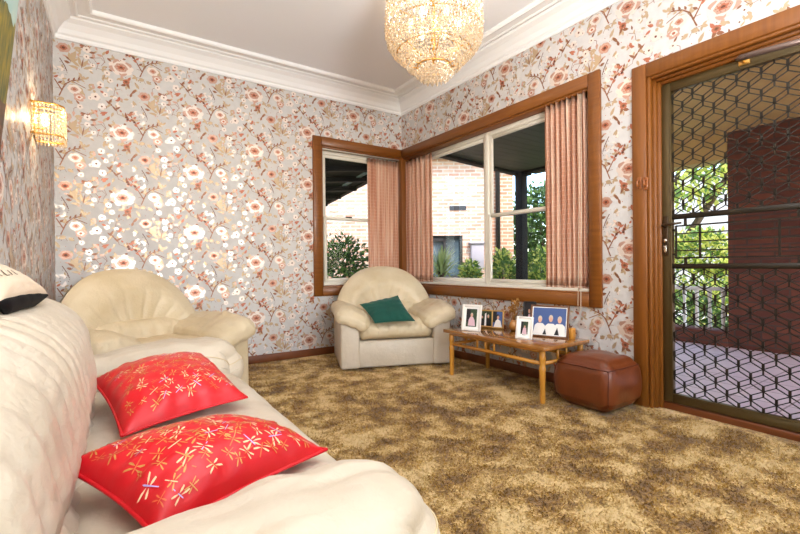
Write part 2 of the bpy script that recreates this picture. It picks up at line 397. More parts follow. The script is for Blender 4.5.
# ---------------------------------------------------------------- wallpaper
TW = .508
def wallpaper(mb, P, u0, u1, z0, z1, uph, zph, holes, seed):
    """floral print laid on a wall; P(u, z, lift) gives the point, pattern repeats on a half-drop of TW; slots 1.. are the inks"""
    rnd = random.Random(seed)
    KX, KZ = TW/360, TW/325
    lay = [0]
    def ok(pts):
        for (a, b, c, d) in holes:
            if any(a < u < b and c < z < d for u, z in pts): return False
        cu = sum(p[0] for p in pts)/len(pts); cz = sum(p[1] for p in pts)/len(pts)
        return u0+.004 < cu < u1-.004 and z0 < cz < z1
    def put(pts, mi, lv):
        if not ok(pts): return
        lay[0] += 1
        mb.poly([P(min(max(u, u0), u1), min(max(z, z0), z1), .0006+.00045*lv+.000006*(lay[0] % 61)) for u, z in pts], mi)
    def blob(u, z, rx, rz, mi, lv, wob=.14, n=12, ph=0, lobes=5):
        put([(u+rx*cos(2*PI*k/n)*(1+wob*sin(lobes*2*PI*k/n+ph)), z+rz*sin(2*PI*k/n)*(1+wob*sin(lobes*2*PI*k/n+ph))) for k in range(n)], mi, lv)
    def leaf(u, z, a, L, w, mi, lv):
        c, s_ = cos(a), sin(a)
        put([(u+c*x*L-s_*y*w, z+s_*x*L+c*y*w) for x, y in ((0, 0), (.3, .5), (.65, .42), (1, 0), (.65, -.42), (.3, -.5))], mi, lv)
    def stem(pts, w, mi, lv):
        for (a, b), (c, d) in zip(pts, pts[1:]):
            L = math.hypot(c-a, d-b) or 1; px, pz = -(d-b)/L*w/2, (c-a)/L*w/2
            put([(a+px, b+pz), (c+px*.8, d+pz*.8), (c-px*.8, d-pz*.8), (a-px, b-pz)], mi, lv)
    nu0 = int((u0-uph)/TW)-2; nu1 = int((u1-uph)/TW)+2
    for iu in range(nu0, nu1+1):
        for iz in range(-2, 8):
            cu = uph+iu*TW; cz = zph+(iz-3)*TW-(TW/2 if iu % 2 else 0)
            if not (z0-.4 < cz < z1+.4): continue
            rnd = random.Random(7)
            T = lambda x, y: (cu+x*KX, cz-y*KZ)
            def fl(x, y, r, m1, m2, m3, pet=6, asp=.85, dot=True):
                u, z = T(x, y); R = r*KX
                for k in range(pet):
                    a = 2*PI*k/pet+rnd.random()*.3
                    blob(u+R*.5*cos(a), z+R*.5*asp*sin(a), R*.52, R*.5*asp, m1, 1+(k % 2), .1, 9, rnd.random()*6, 3)
                blob(u, z, R*.55, R*.5*asp, m2, 3, .12, 9, 1., 4)
                blob(u, z, R*.26, R*.22, m3, 4, .2, 8, 0, 4)
                if dot:
                    for k in range(6):
                        a = k*1.05+.4; blob(u+R*.4*cos(a), z+R*.36*sin(a), R*.045, R*.045, m3, 4, 0, 5)
            def small(x, y, r):
                u, z = T(x, y); R = r*KX
                for k in range(5):
                    a = 2*PI*k/5+x; blob(u+R*.5*cos(a), z+R*.5*sin(a), R*.5, R*.46, 2, 1+(k % 2), .05, 7)
                blob(u, z, R*.24, R*.24, 5, 3, .1, 6)
            def lf(x, y, deg, L, w, mi, lv=1):
                u, z = T(x, y); leaf(u, z, math.radians(deg), L*KX, w*KX, mi, lv)
            def st(pts, w, mi=4, lv=1): stem([T(*p) for p in pts], w*KX, mi, lv)
            # the big open flower
            u, z = T(0, 0)
            for k in range(9):
                a = 2*PI*k/9; blob(u+.056*cos(a), z+.043*sin(a), .027, .023, 1 if k % 2 else 2, 1+(k % 2), .12, 10, k, 3)
            blob(u, z, .058, .046, 2, 3, .07, 16, 0, 7); blob(u, z, .044, .034, 1, 4, .08, 14, 1, 6)
            blob(u, z, .026, .017, 6, 5, .28, 14, 0, 5); blob(u, z, .012, .007, 5, 6, .2, 8)
            for k in range(10):
                a = k*.63; blob(u+.033*cos(a), z+.024*sin(a), .0025, .0025, 5, 5, 0, 5)
            # forked branch
            st([(88, 28), (100, 0), (70, -48), (48, -82), (36, -105)], 6); st([(100, 0), (112, -30), (140, -52), (185, -66)], 6)
            st([(92, -150), (112, -118), (122, -92)], 4, 5); st([(140, -52), (170, -40), (200, -28)], 4)
            for q in range(7): lf(84-q*8, -30-q*12, 150 if q % 2 else 40, 24, 11, 6 if q % 3 else 4, 2)
            for q in range(9):
                u, z = T(20+rnd.random()*60, -60-rnd.random()*50); blob(u, z, 7*KX, 7*KX, (6, 5, 1)[q % 3], 2, .1, 6)
            for q in range(8): u, z = T(94+q*4, -140+q*9); blob(u+.006*(-1)**q, z, .003, .003, 5, 2, 0, 5)
            for q in range(6): lf(125+q*11, -46-q*4, 70-50*(q % 2)*2, 20, 9, 3 if q % 2 else 4, 2)
            fl(152, -14, 30, 2, 1, 6); fl(172, 20, 27, 1, 2, 6, 5); fl(108, 124, 30, 1, 6, 5, 6)
            fl(22, 66, 18, 6, 4, 5, 5, dot=False)
            for x, y, r in ((-65, 40, 16), (-155, -18, 15), (-185, -98, 15), (-95, 102, 18), (-118, 166, 23), (270, 46, 20), (206, 110, 19), (232, 180, 13), (286, -14, 14), (310, 236, 14), (220, 14, 12)):
                small(x, y, r)
            for x, y, d, L, w, mi in ((110, 36, 200, 34, 20, 3), (118, 42, 330, 32, 18, 3), (70, 96, 230, 40, 13, 4), (84, 92, 120, 44, 15, 3), (126, 150, 300, 40, 16, 3), (150, 118, 20, 36, 17, 3),
                    (24, 80, 200, 30, 15, 4), (30, 60, 60, 28, 14, 6), (24, 72, 300, 30, 13, 4), (10, 62, 160, 26, 13, 3),
                    (-60, 188, 60, 32, 11, 4), (-40, 200, 140, 44, 11, 4), (-50, 190, 230, 30, 11, 3), (-30, 170, 20, 26, 10, 6),
                    (340, 60, 130, 40, 10, 4), (330, 52, 40, 34, 10, 4), (322, 66, 250, 30, 12, 3),
                    (180, 196, 100, 54, 15, 3), (186, 200, 60, 56, 15, 3), (176, 200, 140, 50, 15, 3), (190, 206, 25, 50, 14, 3), (172, 206, 175, 44, 14, 3), (182, 206, 80, 60, 6, 4),
                    (250, -40, 30, 30, 14, 6), (236, -30, 100, 30, 14, 1), (262, -30, 330, 28, 12, 6), (290, 112, 60, 30, 14, 6), (276, 126, 170, 28, 13, 1), (296, 128, 320, 26, 12, 4),
                    (-220, 14, 70, 60, 22, 3), (-214, 20, 110, 52, 18, 3), (-222, 22, 40, 44, 15, 3), (-215, 16, 150, 36, 12, 4), (-140, -70, 200, 50, 10, 4), (-150, -62, 160, 40, 9, 4),
                    (-100, -80, 20, 40, 14, 6), (-110, -74, 140, 34, 13, 1), (40, 140, 70, 30, 12, 4), (34, 152, 190, 26, 12, 3), (50, 158, 320, 30, 13, 3), (-20, 100, 80, 22, 8, 4), (-26, 120, 100, 22, 8, 3)):
                lf(x, y, d, L, w, mi, 1)
            for q in range(74):
                x, y = rnd.uniform(-180, 180), rnd.uniform(-160, 165); d = rnd.uniform(0, 360); mi = (3, 1, 3, 2, 3, 4, 3, 1, 6)[q % 9]
                lf(x, y, d, rnd.uniform(16, 34), rnd.uniform(8, 15), mi, .4)
                if q % 3 == 0: lf(x, y, d+70, 22, 10, mi, .4); lf(x, y, d-60, 22, 10, 3, .4)
                if q % 5 == 0: st([(x, y), (x+30*cos(q), y+30*sin(q)), (x+52*cos(q+.5), y+52*sin(q+.5))], 2.2, 4, .3)
            for q in range(30):
                u, z = T(rnd.uniform(-180, 180), rnd.uniform(-160, 165)); blob(u, z, .0032, .0032, (1, 4, 6, 5)[q % 4], 1, .1, 6)

INKS = [M['paper'], M['ink_rose'], M['ink_pale'], M['ink_tan'], M['ink_brown'], M['ink_dark'], M['ink_rust']]
def wall_panels(mb, P, u0, u1, z0, z1, thick, holes):
    """a wall slab with openings, as box panels"""
    us = sorted({u0, u1, *[h[0] for h in holes], *[h[1] for h in holes]}); zs = sorted({z0, z1, *[h[2] for h in holes], *[h[3] for h in holes]})
    for a, b in zip(us, us[1:]):
        for c, d in zip(zs, zs[1:]):
            if any(h[0] < (a+b)/2 < h[1] and h[2] < (c+d)/2 < h[3] for h in holes): continue
            p = P(a, c, 0); q = P(b, d, -thick)
            mb.box([min(p[i], q[i]) for i in range(3)], [max(p[i], q[i]) for i in range(3)])

# openings (inside the architraves)
W1 = (1.735, XR, .665, 2.09)         # window in the far wall, runs into the corner
W2 = (1.70, YB, .665, 2.09)         # window in the long wall
DR = (.33, 1.325, -.02, 2.01)        # doorway
ARC = .05
# far wall
mb = MB(); Pb = lambda u, z, l: (u, YB-l, z)
wall_panels(mb, Pb, XL, XR, 0, ZC, .22, [W1])
wallpaper(mb, Pb, XL, XR, .07, 2.60, .073, 1.936, [(W1[0]-ARC, 9, W1[2]-ARC, W1[3]+ARC)], 1)
o = mb.build('wall_back', INKS, kind='structure'); tag(o, 'far wall papered with rose and tan blossom wallpaper', 'wall', kind='structure')
# long wall with window and door
mb = MB(); Pr = lambda u, z, l: (XR-l, u, z)
wall_panels(mb, Pr, YREAR, YB, 0, ZC, .22, [W2, DR])
wallpaper(mb, Pr, -.6, YB, .07, 2.60, 1.44, 1.479, [(W2[0]-ARC, 9, W2[2]-ARC, W2[3]+ARC), (DR[0]-ARC, DR[1]+ARC, -1, DR[3]+ARC)], 2)
o = mb.build('wall_right', INKS); tag(o, 'blossom papered wall holding the big window and the security door', 'wall', kind='structure')
# wall behind the sofa
mb = MB(); Pl = lambda u, z, l: (XL+l, u, z)
wall_panels(mb, Pl, YREAR, YB, 0, ZC, .2, [])
wallpaper(mb, Pl, .6, YB, .07, 2.60, .1, 1.7, [], 3)
o = mb.build('wall_left', INKS); tag(o, 'blossom papered wall behind the cream sofa', 'wall', kind='structure')
# wall behind the camera with a wide opening added for fill light
RW = (.0, 2.4, .35, 2.3)
mb = MB(); wall_panels(mb, lambda u, z, l: (u, YREAR+l, z), XL-.2, XR+.22, 0, ZC, .2, [RW])
o = mb.build('wall_rear', M['paper']); tag(o, 'plain wall behind the viewer with a wide opening added for fill light', 'wall', kind='structure')
# floor and ceiling
mb = MB(); mb.box((XL-.2, YREAR-.2, -.12), (XR+.24, YB+.2, 0)); o = mb.build('floor', M['carpet']); tag(o, 'mottled golden brown shag carpet over the whole floor', 'floor', kind='structure')
mb = MB(); mb.box((XL-.6, YREAR-1.9, ZC), (XR+.3, YB+.45, ZC+.3)); o = mb.build('ceiling', M['plaster']); tag(o, 'flat pale painted ceiling', 'ceiling', kind='structure')  # overhang past the rear wall is added, unseen, to block sun

# shag pile: short leaning tufts over the open carpet
rnd = random.Random(12); pv = []; pfc = []
def open_floor(x, y):
    if x < .47 and y < 2.25 or 2.33 < x < 2.67 and 1.36 < y < 1.70: return False
    dx, dy = x*.830-y*.557, x*.557+y*.830
    return dy > .5 and abs(dx) < dy*1.0
while len(pfc) < 70000:
    u_ = rnd.random()
    x, y = rnd.uniform(-.2, 2.70), rnd.uniform(.0, 3.95)
    if not open_floor(x, y) or rnd.random() > min(1, 2.2/(x*.557+y*.830)): continue
    a, t = rnd.uniform(0, 6.283), rnd.uniform(.2, 1.0); h_ = rnd.uniform(.005, .011); wd = rnd.uniform(.002, .0042)
    lx_, ly_ = cos(a)*h_*t*1.3, sin(a)*h_*t*1.3; b_ = rnd.uniform(0, 6.283); k = len(pv)
    pv += [(x-cos(b_)*wd, y-sin(b_)*wd, .0002), (x+cos(b_)*wd, y+sin(b_)*wd, .0002), (x+lx_+cos(b_)*wd*.5, y+ly_+sin(b_)*wd*.5, h_), (x+lx_-cos(b_)*wd*.5, y+ly_-sin(b_)*wd*.5, h_)]
    pfc.append((k, k+1, k+2, k+3))
mb = MB(); mb.v = pv; mb.f = pfc; mb.m = [0]*len(pfc); mb.sm = [False]*len(pfc)
o = mb.build('carpet_pile', M['carpet']); tag(o, 'shaggy golden brown pile standing on the carpet', 'carpet pile', kind='stuff')

# cornices: profile (distance from wall, height)
CP = [(0, 2.56), (.012, 2.56), (.018, 2.575), (.018, 2.59), (.03, 2.60), (.045, 2.63), (.075, 2.665), (.11, 2.685), (.115, 2.70), (.135, 2.702), (.135, 2.692), (.15, 2.688), (.158, 2.695),
      (.158, 2.70), (.215, 2.704), (.215, 2.694), (.232, 2.69), (.242, 2.70), (.246, 2.721), (0, 2.721)]
def cornice(name, f, label):
    mb = MB(); n = len(CP); vs = []
    for e in (0, 1): vs += [f(e, d, z) for d, z in CP]
    fs = [(i, (i+1) % n, n+(i+1) % n, n+i) for i in range(n)]+[tuple(range(n)), tuple(range(n, 2*n))[::-1]]
    mb.add(vs, fs); o = mb.build(name, M['cornice']); tag(o, label, 'cornice', kind='structure')
cornice('trim_1', lambda e, d, z: ((XL+d) if not e else (XR-d), YB-d, z), 'white stepped plaster cornice along the far wall')
cornice('trim_2', lambda e, d, z: (XR-d, (YREAR+d) if not e else (YB-d), z), 'white stepped plaster cornice above the big window and door')
cornice('trim_3', lambda e, d, z: (XL+d, (YREAR+d) if not e else (YB-d), z), 'white stepped plaster cornice above the sofa wall')
# skirtings
def skirt(name, a, b, label):
    mb = MB(); mb.box(a, b, r=.006, seg=2); o = mb.build(name, M['skirt']); tag(o, label, 'skirting board', kind='structure')
skirt('baseboard_back', (XL, YB-.018, 0), (XR-.02, YB, .072), 'dark timber skirting under the far wall')
skirt('baseboard_right', (XR-.018, 1.41, 0), (XR, YB-.02, .072), 'dark timber skirting under the big window')
skirt('baseboard_left', (XL, YREAR, 0), (XL+.018, YB-.02, .072), 'dark timber skirting behind the sofa')

# ---------------------------------------------------------------- windows
def frame_rect(mb, P, u0, u1, z0, z1, w, l0, l1, sides='LRTB', mi=0, r=.004):
    def bx(a, b, c, d):
        p = P(a, c, l0); q = P(b, d, l1)
        mb.box([min(p[i], q[i]) for i in range(3)], [max(p[i], q[i]) for i in range(3)], mi, r=r, seg=1)
    if 'L' in sides: bx(u0, u0+w, z0, z1)
    if 'R' in sides: bx(u1-w, u1, z0, z1)
    a = u0+(w if 'L' in sides else 0); b = u1-(w if 'R' in sides else 0)
    if 'T' in sides: bx(a, b, z1-w, z1)
    if 'B' in sides: bx(a, b, z0, z0+w)
def pane(P, a, b, c, d, l, parent):
    mb = MB(); p = P(a, c, l); q = P(b, d, l-.005)
    mb.box([min(p[i], q[i]) for i in range(3)], [max(p[i], q[i]) for i in range(3)])
    return mb.build('pane', M['glass'], parent)

# far-wall window
w1 = empty('window_1', 'short window in the far wall with cream sash and timber surround', 'window', (1.65, YB, .583), kind='structure', world=True)
mb = MB(); frame_rect(mb, Pb, 1.648, XR-.02, .583, 2.172, .088, -.01, .022, 'LTB'); mb.build('architrave', M['wood']['X'], w1)
mb = MB(); frame_rect(mb, Pb, W1[0], XR, W1[2], W1[3], .022, -.15, .0, 'LTB'); mb.build('lining', M['wood']['X'], w1)
mb = MB(); frame_rect(mb, Pb, 1.757, 2.70, .687, 2.068, .04, -.13, -.085, 'LRTB'); mb.build('frame', M['cream'], w1)
up = MB(); frame_rect(up, Pb, 1.80, 2.66, 1.36, 2.03, .03, -.125, -.10); up = up.build('sash', M['cream'], w1)
pane(Pb, 1.83, 2.63, 1.39, 2.0, -.11, up)
lo = MB(); frame_rect(lo, Pb, 1.80, 2.66, .725, 1.39, .03, -.10, -.075); lo = lo.build('sash', M['cream'], w1)
pane(Pb, 1.83, 2.63, .755, 1.36, -.085, lo)
mb = MB(); mb.box((2.05, YB+.07, 1.388), (2.12, YB+.095, 1.402), r=.003); mb.build('latch', M['bronze'], lo)
mb = MB(); mb.box((1.757, YB+.002, .687), (XR, YB+.085, .708), r=.003); mb.build('sill', M['cream'], w1)
# long window
w2 = empty('window_2', 'wide window in the long wall with cream sashes and timber surround', 'window', (XR, 2.7, .583), kind='structure', world=True)
mb = MB(); frame_rect(mb, Pr, 1.62, YB-.02, .583, 2.172, .088, -.01, .022, 'LTB'); mb.build('architrave', M['wood']['Y'], w2)
mb = MB(); frame_rect(mb, Pr, W2[0], YB, W2[2], W2[3], .022, -.15, .0, 'LTB'); mb.build('lining', M['wood']['Y'], w2)
mb = MB(); frame_rect(mb, Pr, 1.722, YB+.03, .687, 2.068, .04, -.13, -.085)
mb.box((XR+.08, 2.740, .70), (XR+.13, 2.785, 2.06), r=.004); mb.build('frame', M['cream'], w2)
fx = MB(); frame_rect(fx, Pr, 2.785, 3.97, .725, 2.03, .03, -.125, -.10); fx = fx.build('sash', M['cream'], w2); pane(Pr, 2.815, 3.94, .755, 2.0, -.11, fx)
up = MB(); frame_rect(up, Pr, 1.76, 2.74, 1.30, 2.03, .03, -.125, -.10); up = up.build('sash', M['cream'], w2); pane(Pr, 1.79, 2.71, 1.33, 2.0, -.11, up)
lo = MB(); frame_rect(lo, Pr, 1.76, 2.74, .725, 1.33, .03, -.10, -.075); lo = lo.build('sash', M['cream'], w2); pane(Pr, 1.79, 2.71, .755, 1.30, -.085, lo)
mb = MB(); mb.box((XR+.002, 1.722, .687), (XR+.085, YB, .708), r=.003); mb.build('sill', M['cream'], w2)
# corner post between the two windows
mb = MB(); mb.box((XR-.022, YB-.022, .583), (XR+.16, YB+.16, 2.172), r=.004); o = mb.build('trim_4', M['wood']['Z']); tag(o, 'brown timber corner post between the two windows', 'post', kind='structure')

# curtains and rails
def curtain(P, u0, u1, z0, z1, l, amp, pleats, name_label, seed):
    mb = MB(); rnd = random.Random(seed); ph = [rnd.uniform(-.5, .5) for _ in range(pleats+2)]
    n = pleats*10
    def off(t, s):
        k = t*pleats; sq = sin(2*PI*k+ph[int(k)]*.6)
        sq = math.copysign(abs(sq)**.6, sq)
        return amp*sq*(1-.25*s)+.006*nz(t*9, s*3, seed)
    def fn(i, j):
        back = j > .5
        s = (j*2 if not back else 2-j*2)
        t = i; z = z1+(z0-z1)*s
        u = u0+(u1-u0)*t+.006*nz(t*14, s*2, seed+5)
        return P(u, z, l+off(t, s)-(.003 if back else 0))
    mb.surf(fn, n, 28, 0, cv=True)
    rot = mb.build('curtain', M['curtain']); tag(rot, name_label, 'curtain', 'pleated curtains on the two windows')
    hem = MB()
    hem.surf(lambda i, j: P(u0+(u1-u0)*i+.006*nz(i*14, 2., seed+5), z0+.028+(.0 if j < .5 else -.0)-(.024*(j*2 if j < .5 else 2-j*2)), l+off(i, 1)+(.0012 if j < .5 else -.0045)), n, 4, 0, cv=True)
    hem.build('hem', M['curtain'], rot)
    return rot
curtain(Pb, 2.29, 2.675, .70, 2.04, -.025, .020, 7, 'pleated woven curtain drawn to the corner on the short far window', 1)
curtain(Pr, 3.47, 3.945, .70, 2.04, -.028, .018, 6, 'pleated woven curtain beside the corner post on the wide window', 2)
door_curtain = curtain(Pr, 1.742, 2.09, .695, 2.075, -.022, .024, 8, 'pleated woven curtain at the door end of the wide window', 3)
def rail(P, a, b, label):
    mb = MB(); p = P(a, 2.056, -.012) if b < 2.7 else P(a, 2.078, -.012); q = P(b, 2.068, -.038) if b < 2.7 else P(b, 2.088, -.038)
    mb.box([min(p[i], q[i]) for i in range(3)], [max(p[i], q[i]) for i in range(3)], r=.003)
    r = mb.build('curtain_rail', M['rail']); tag(r, label, 'curtain rail')
rail(Pb, 1.76, 2.69, 'thin metal curtain track over the short far window')
rail(Pr, 1.725, 3.96, 'thin metal curtain track over the wide window')
mb = MB()
mb.tube([(XR-.026, 1.752, 2.05), (XR-.028, 1.754, 1.3), (XR-.028, 1.765, .56), (XR-.028, 1.777, .55), (XR-.028, 1.787, .56), (XR-.026, 1.772, 1.3), (XR-.026, 1.766, 2.05)], .0022, 6)
mb.build('pull_cord', M['linen'], door_curtain, label='pale looped pull cord')

# ---------------------------------------------------------------- doorway and security door
mb = MB()
frame_rect(mb, Pr, .245, 1.41, -.08, 2.09, .085, -.01, .022, 'LRT'); o = mb.build('trim_5', M['wood']['Z']); tag(o, 'wide brown timber architrave round the doorway', 'architrave', kind='structure')
mb = MB()
for k, (w, l0, l1) in enumerate(((.022, -.025, .012), (.036, -.05, -.024), (.052, -.22, -.049))):
    frame_rect(mb, Pr, DR[0], DR[1], -.02, DR[3], w, l0, l1, 'LRT', r=.005)
o = mb.build('trim_6', M['wood']['Z']); tag(o, 'stepped brown timber jamb lining the doorway', 'door jamb', kind='structure')
mb = MB(); mb.box((XR+.06, DR[0], -.01), (XR+.2, DR[1], .04), r=.008); o = mb.build('trim_7', M['wood_dark']['Y']); tag(o, 'worn dark timber sill under the security door', 'door sill', kind='structure')
XD = 2.785
dr = empty('door_1', 'bronze security screen door with diamond grille in the doorway', 'door', (XD, .38, .04), kind='structure', world=True)
Pd = lambda u, z, l: (XD-l, u, z)
DY0, DY1 = .382, 1.273
mb = MB(); frame_rect(mb, Pd, DY0, DY1, .045, 1.955, .05, -.022, .012, r=.003)
frame_rect(mb, Pd, DY0+.046, DY1-.046, .092, 1.908, .008, -.02, .017, r=.001); mb.build('frame', M['alu'], dr)
GY0, GY1 = DY0+.05, DY1-.05
def grille(z0, z1):
    mb = MB(); pu, pz, nk = .0525, .115, .0275
    def seg(a, b, c, d, t=.0024):
        if max(a, c) > GY1+.001 or min(a, c) < GY0-.001: return
        if min(b, d) < z0-.001 or max(b, d) > z1+.001:
            if b > d: a, b, c, d = c, d, a, b
            if d <= z0 or b >= z1: return
            if b < z0: a, b = a+(c-a)*(z0-b)/(d-b), z0
            if d > z1: c, d = a+(c-a)*(z1-b)/(d-b), z1
        L = math.hypot(c-a, d-b)
        if L < 1e-5: return
        px, pz_ = -(d-b)/L*t, (c-a)/L*t
        mb.prism([Pd(a+px, b+pz_, .006), Pd(c+px, d+pz_, .006), Pd(c-px, d-pz_, .006), Pd(a-px, b-pz_, .006)], (.006, 0, 0))
    n = int((GY1-GY0)/pu)+1; base = z0-pz
    for i in range(n+1):
        u = GY1-.010-i*pu
        sh = pz/2 if i % 2 else 0
        for j in range(int((z1-z0)/pz)+3):
            zc = base+j*pz+sh
            seg(u, zc, u, zc+nk, .0058); seg(u, zc-nk, u, zc, .0036)
            for w_ in (u-pu, u+pu):
                seg(u, zc+nk, w_, zc+pz/2); seg(u, zc, w_, zc+pz/2-nk)
    return mb.build('grille', M['grille'], dr)
grille(1.163, 1.905); grille(.095, .852)
mb = MB(); frame_rect(mb, Pd, GY0, GY1, .845, 1.168, .03, -.014, .010, 'TB', r=.002); mb.build('mid_rail', M['grille'], dr)
mb = MB()
ya, yb = .60, GY1-.022
for z in (1.098, .909):
    mb.box((XD-.005, ya, z-.0045), (XD+.006, yb, z+.0045))
for z in (1.052, 1.004, .952): mb.box((XD-.004, ya, z-.0035), (XD+.005, yb, z+.0035))
for y in (ya, yb, yb-.125, ya+.125): mb.box((XD-.0045, y-.0045, .905), (XD+.0055, y+.0045, 1.1))
for y in (yb-.05, ya+.05):
    for a, b in ((.873, .907), (1.1, 1.142)): mb.box((XD-.004, y-.007, a), (XD+.005, y+.007, b))
for z in (.93, 1.075): mb.box((XD-.004, yb, z-.006), (XD+.005, GY1, z+.006))
mb.build('bar_panel', M['grille'], dr)
mb = MB(); mb.box((XD-.022, 1.236, .925), (XD-.012, 1.266, 1.162), r=.004)
hd = mb.build('handle_plate', M['bronze'], dr)
mb = MB(); mb.tube([(XD-.02, 1.252, 1.105), (XD-.05, 1.252, 1.105), (XD-.056, 1.24, 1.105), (XD-.054, 1.15, 1.112)], [.009, .009, .009, .006], 10); mb.build('lever', M['bronze'], hd)
mb = MB(); mb.lathe([(.012, 0), (.012, .004)], n=14)
mb.v = [(XD-.024+z*-1, 1.251+x, 1.015+y) for x, y, z in mb.v]; mb.build('lock_cylinder', M['chrome'], hd)
mb = MB(); mb.box((XD-.027, 1.243, .945), (XD-.021, 1.259, .985), r=.003); mb.build('snib', M['chrome'], hd)
mb = MB(); mb.tube([(XR-.0, .875, 1.938), (XR-.02, .85, 1.933), (XR-.03, .78, 1.925), (XR-.03, .48, 1.90)], [.008, .014, .015, .015], 12)
cl = mb.build('door_closer', M['closer'], dr)
mb = MB(); mb.box((XD-.02, .835, 1.918), (XD-.008, .885, 1.942), r=.003); mb.box((XD-.07, .855, 1.925), (XD-.012, .866, 1.935)); mb.build('bracket', M['gold'], cl)
# little catch on the architrave
ct = empty('door_catch', 'small brown varnished double catch on the door architrave', 'catch', (XR-.022, 1.345, 1.36), world=True)
mb = MB(); mb.box((XR-.030, 1.312, 1.325), (XR-.0212, 1.338, 1.40), r=.003); mb.box((XR-.030, 1.35, 1.335), (XR-.0212, 1.378, 1.405), r=.003); mb.build('plate', M['brown_fit'], ct)
for y in (1.325, 1.364):
    mb = MB(); mb.tube([(XR-.03, y, 1.385), (XR-.05, y, 1.38), (XR-.052, y, 1.352), (XR-.03, y, 1.346)], .006, 8); mb.build('hook', M['brown_fit'], ct)

# ---------------------------------------------------------------- soft furniture
def folds(x, y, z, f=20., a=.006, s=0):
    return a*(nz(x*f, y*f*.25, z*f*.25+s)+.5*nz(x*f*2.1, y*f*.5, z*f*.5+s+7))

def pillow(corners, thick, n=36, bottom=.45, pinch=.07, seed=0, wr=.004, pw=2.6):
    A, B, C_, D = [Vector(c) for c in corners]
    nrm = (B-A).cross(D-A).normalized()
    def fn(s, t, side=1):
        x, y = s*2-1, t*2-1
        xs = x*(1-pinch*(1-y*y)); ys = y*(1-pinch*(1-x*x))
        a, b = (xs+1)/2, (ys+1)/2
        p = A*(1-a)*(1-b)+B*a*(1-b)+C_*a*b+D*(1-a)*b
        k = (max(0, 1-abs(x)**pw)*max(0, 1-abs(y)**pw))**.62
        w = wr*(nz(x*3+seed, y*3, seed)+.6*nz(x*7+seed, y*7, seed+3))*min(1, k*3)
        edge = 1-max(abs(x), abs(y)); ang = math.atan2(y, x)
        w += wr*.8*sin(ang*17+seed)*math.exp(-((edge-.16)/.12)**2)*(1 if edge > .015 else 0)
        return p+nrm*(thick*k*(1 if side > 0 else -bottom)+w*(1 if side > 0 else .2))
    mb = MB()
    mb.surf(lambda i, j: fn(i, j, 1), n, n, 0); mb.surf(lambda i, j: fn(j, i, -1), n, n, 0)
    return mb, fn

def dragonflies(mb, fn, count, seed):
    rnd = random.Random(seed); spots = []
    tries = 0
    while len(spots) < count and tries < 4000:
        tries += 1
        s, t = rnd.uniform(.07, .93), rnd.uniform(.07, .93)
        if all((s-a)**2+(t-b)**2 > .0046 for a, b in spots): spots.append((s, t))
    for s, t in spots:
        e = .004; p = fn(s, t); du = (fn(s+e, t)-fn(s-e, t)); dv = (fn(s, t+e)-fn(s, t-e))
        n = du.cross(dv).normalized(); su = du.length/(2*e); sv = dv.length/(2*e)
        a = rnd.choice((.3, .8, 2.2, 2.8, 3.6, 5.2))+rnd.uniform(-.3, .3); L = rnd.uniform(.015, .026); mi = rnd.choice((1, 1, 4, 2, 3, 4, 4)); m2 = rnd.choice((1, 1, 4, 2)) if mi != 3 else 2
        def Q(x, y):
            c, q = cos(a), sin(a); return fn(s+(x*c-y*q)*L/su, t+(x*q+y*c)*L/sv)+n*.0012
        mb.poly([Q(*k) for k in ((-.6, -.04), (.5, -.05), (.62, 0), (.5, .05), (-.6, .04))], mi)
        for sg in (1, -1):
            for x0, x1, y1 in ((.28, .5, .75), (.12, -.02, .66)):
                mb.poly([Q(*k) for k in ((x0, sg*.03), (x0+(x1-x0)*.5+.08, sg*y1*.55), (x1+.05, sg*y1), (x1-.07, sg*y1*.95), (x0+(x1-x0)*.5-.08, sg*y1*.5))][::sg], m2)

# sofa ---------------------------------------------------------
sofa = empty('sofa', 'cream leather two seater sofa with gathered back and padded arms', 'sofa', (.06, 1.34, 0), world=True)
L = M['leather']
mb = MB(); mb.box((-.32, .48, .02), (.43, 2.16, .30), r=.03, seg=3); mb.build('base', L, sofa)
def seat_fn(q, p):
    w = folds(q.x, q.y, q.z, 9, .010, 3)+folds(q.y, q.x, q.z, 22, .005, 9)
    k = (1-abs(p.x)**4)*(1-abs(p.y)**6)
    if p.z > 0: q = q+Vector((0, 0, (.022*k+w)*max(0, p.z)))
    q.x += .014*(1-p.z*p.z)*(1 if p.x > 0 else 0)*abs(p.x)
    return q
mb = MB(); mb.rounded((.17, 1.35, .345), (.285, .585, .085), .06, 44, seat_fn); mb.build('seat_cushion', L, sofa)
def back_fn(q, p):
    ye = abs(p.y)
    q.z -= .20*max(0, ye-.55)**1.6*(1 if p.z > -.2 else 0)*(p.z+.2)/1.2*1.8
    rz = (q.z+.33)/.66
    q.x += -.07*max(0, rz-.5)-(.20*max(0, .62-rz) if p.x > 0 else 0)
    q.x += .012*math.exp(-((rz-.66)/.2)**2)*(1 if p.x > 0 else 0)*max(0, p.x)
    q.x -= .05*ye**4*max(0, p.x)
    # gathered pleats running down from the crest
    k = q.y+.22*(rz-.5)*(1 if q.y < 0 else .6)
    g1 = k*11.5+.45*nz(q.y*4, rz*1.6, 1)+.25*nz(q.y*11, rz*3, 5); g2 = k*23+.6*nz(q.y*7, rz*2.5, 4)
    pl = (abs(sin(PI*g1))**.55-.7)*.75+(abs(sin(PI*g2))**.6-.7)*.4
    amp = .021*max(0, min(1, (p.x+1)))*(.35+.75*min(1, 1.6*abs(nz(q.y*3.3, rz*1.5, 8)+.15)))
    if p.x > -.9 and rz > .05: q.x += pl*amp*(1 if p.z < .9 else .6); q.z += pl*amp*.6*(1 if p.z > .5 else 0)
    q.x += .012*nz(q.y*3, rz*3, 12)*max(0, p.x)
    q.x = max(q.x, -.122)
    return q
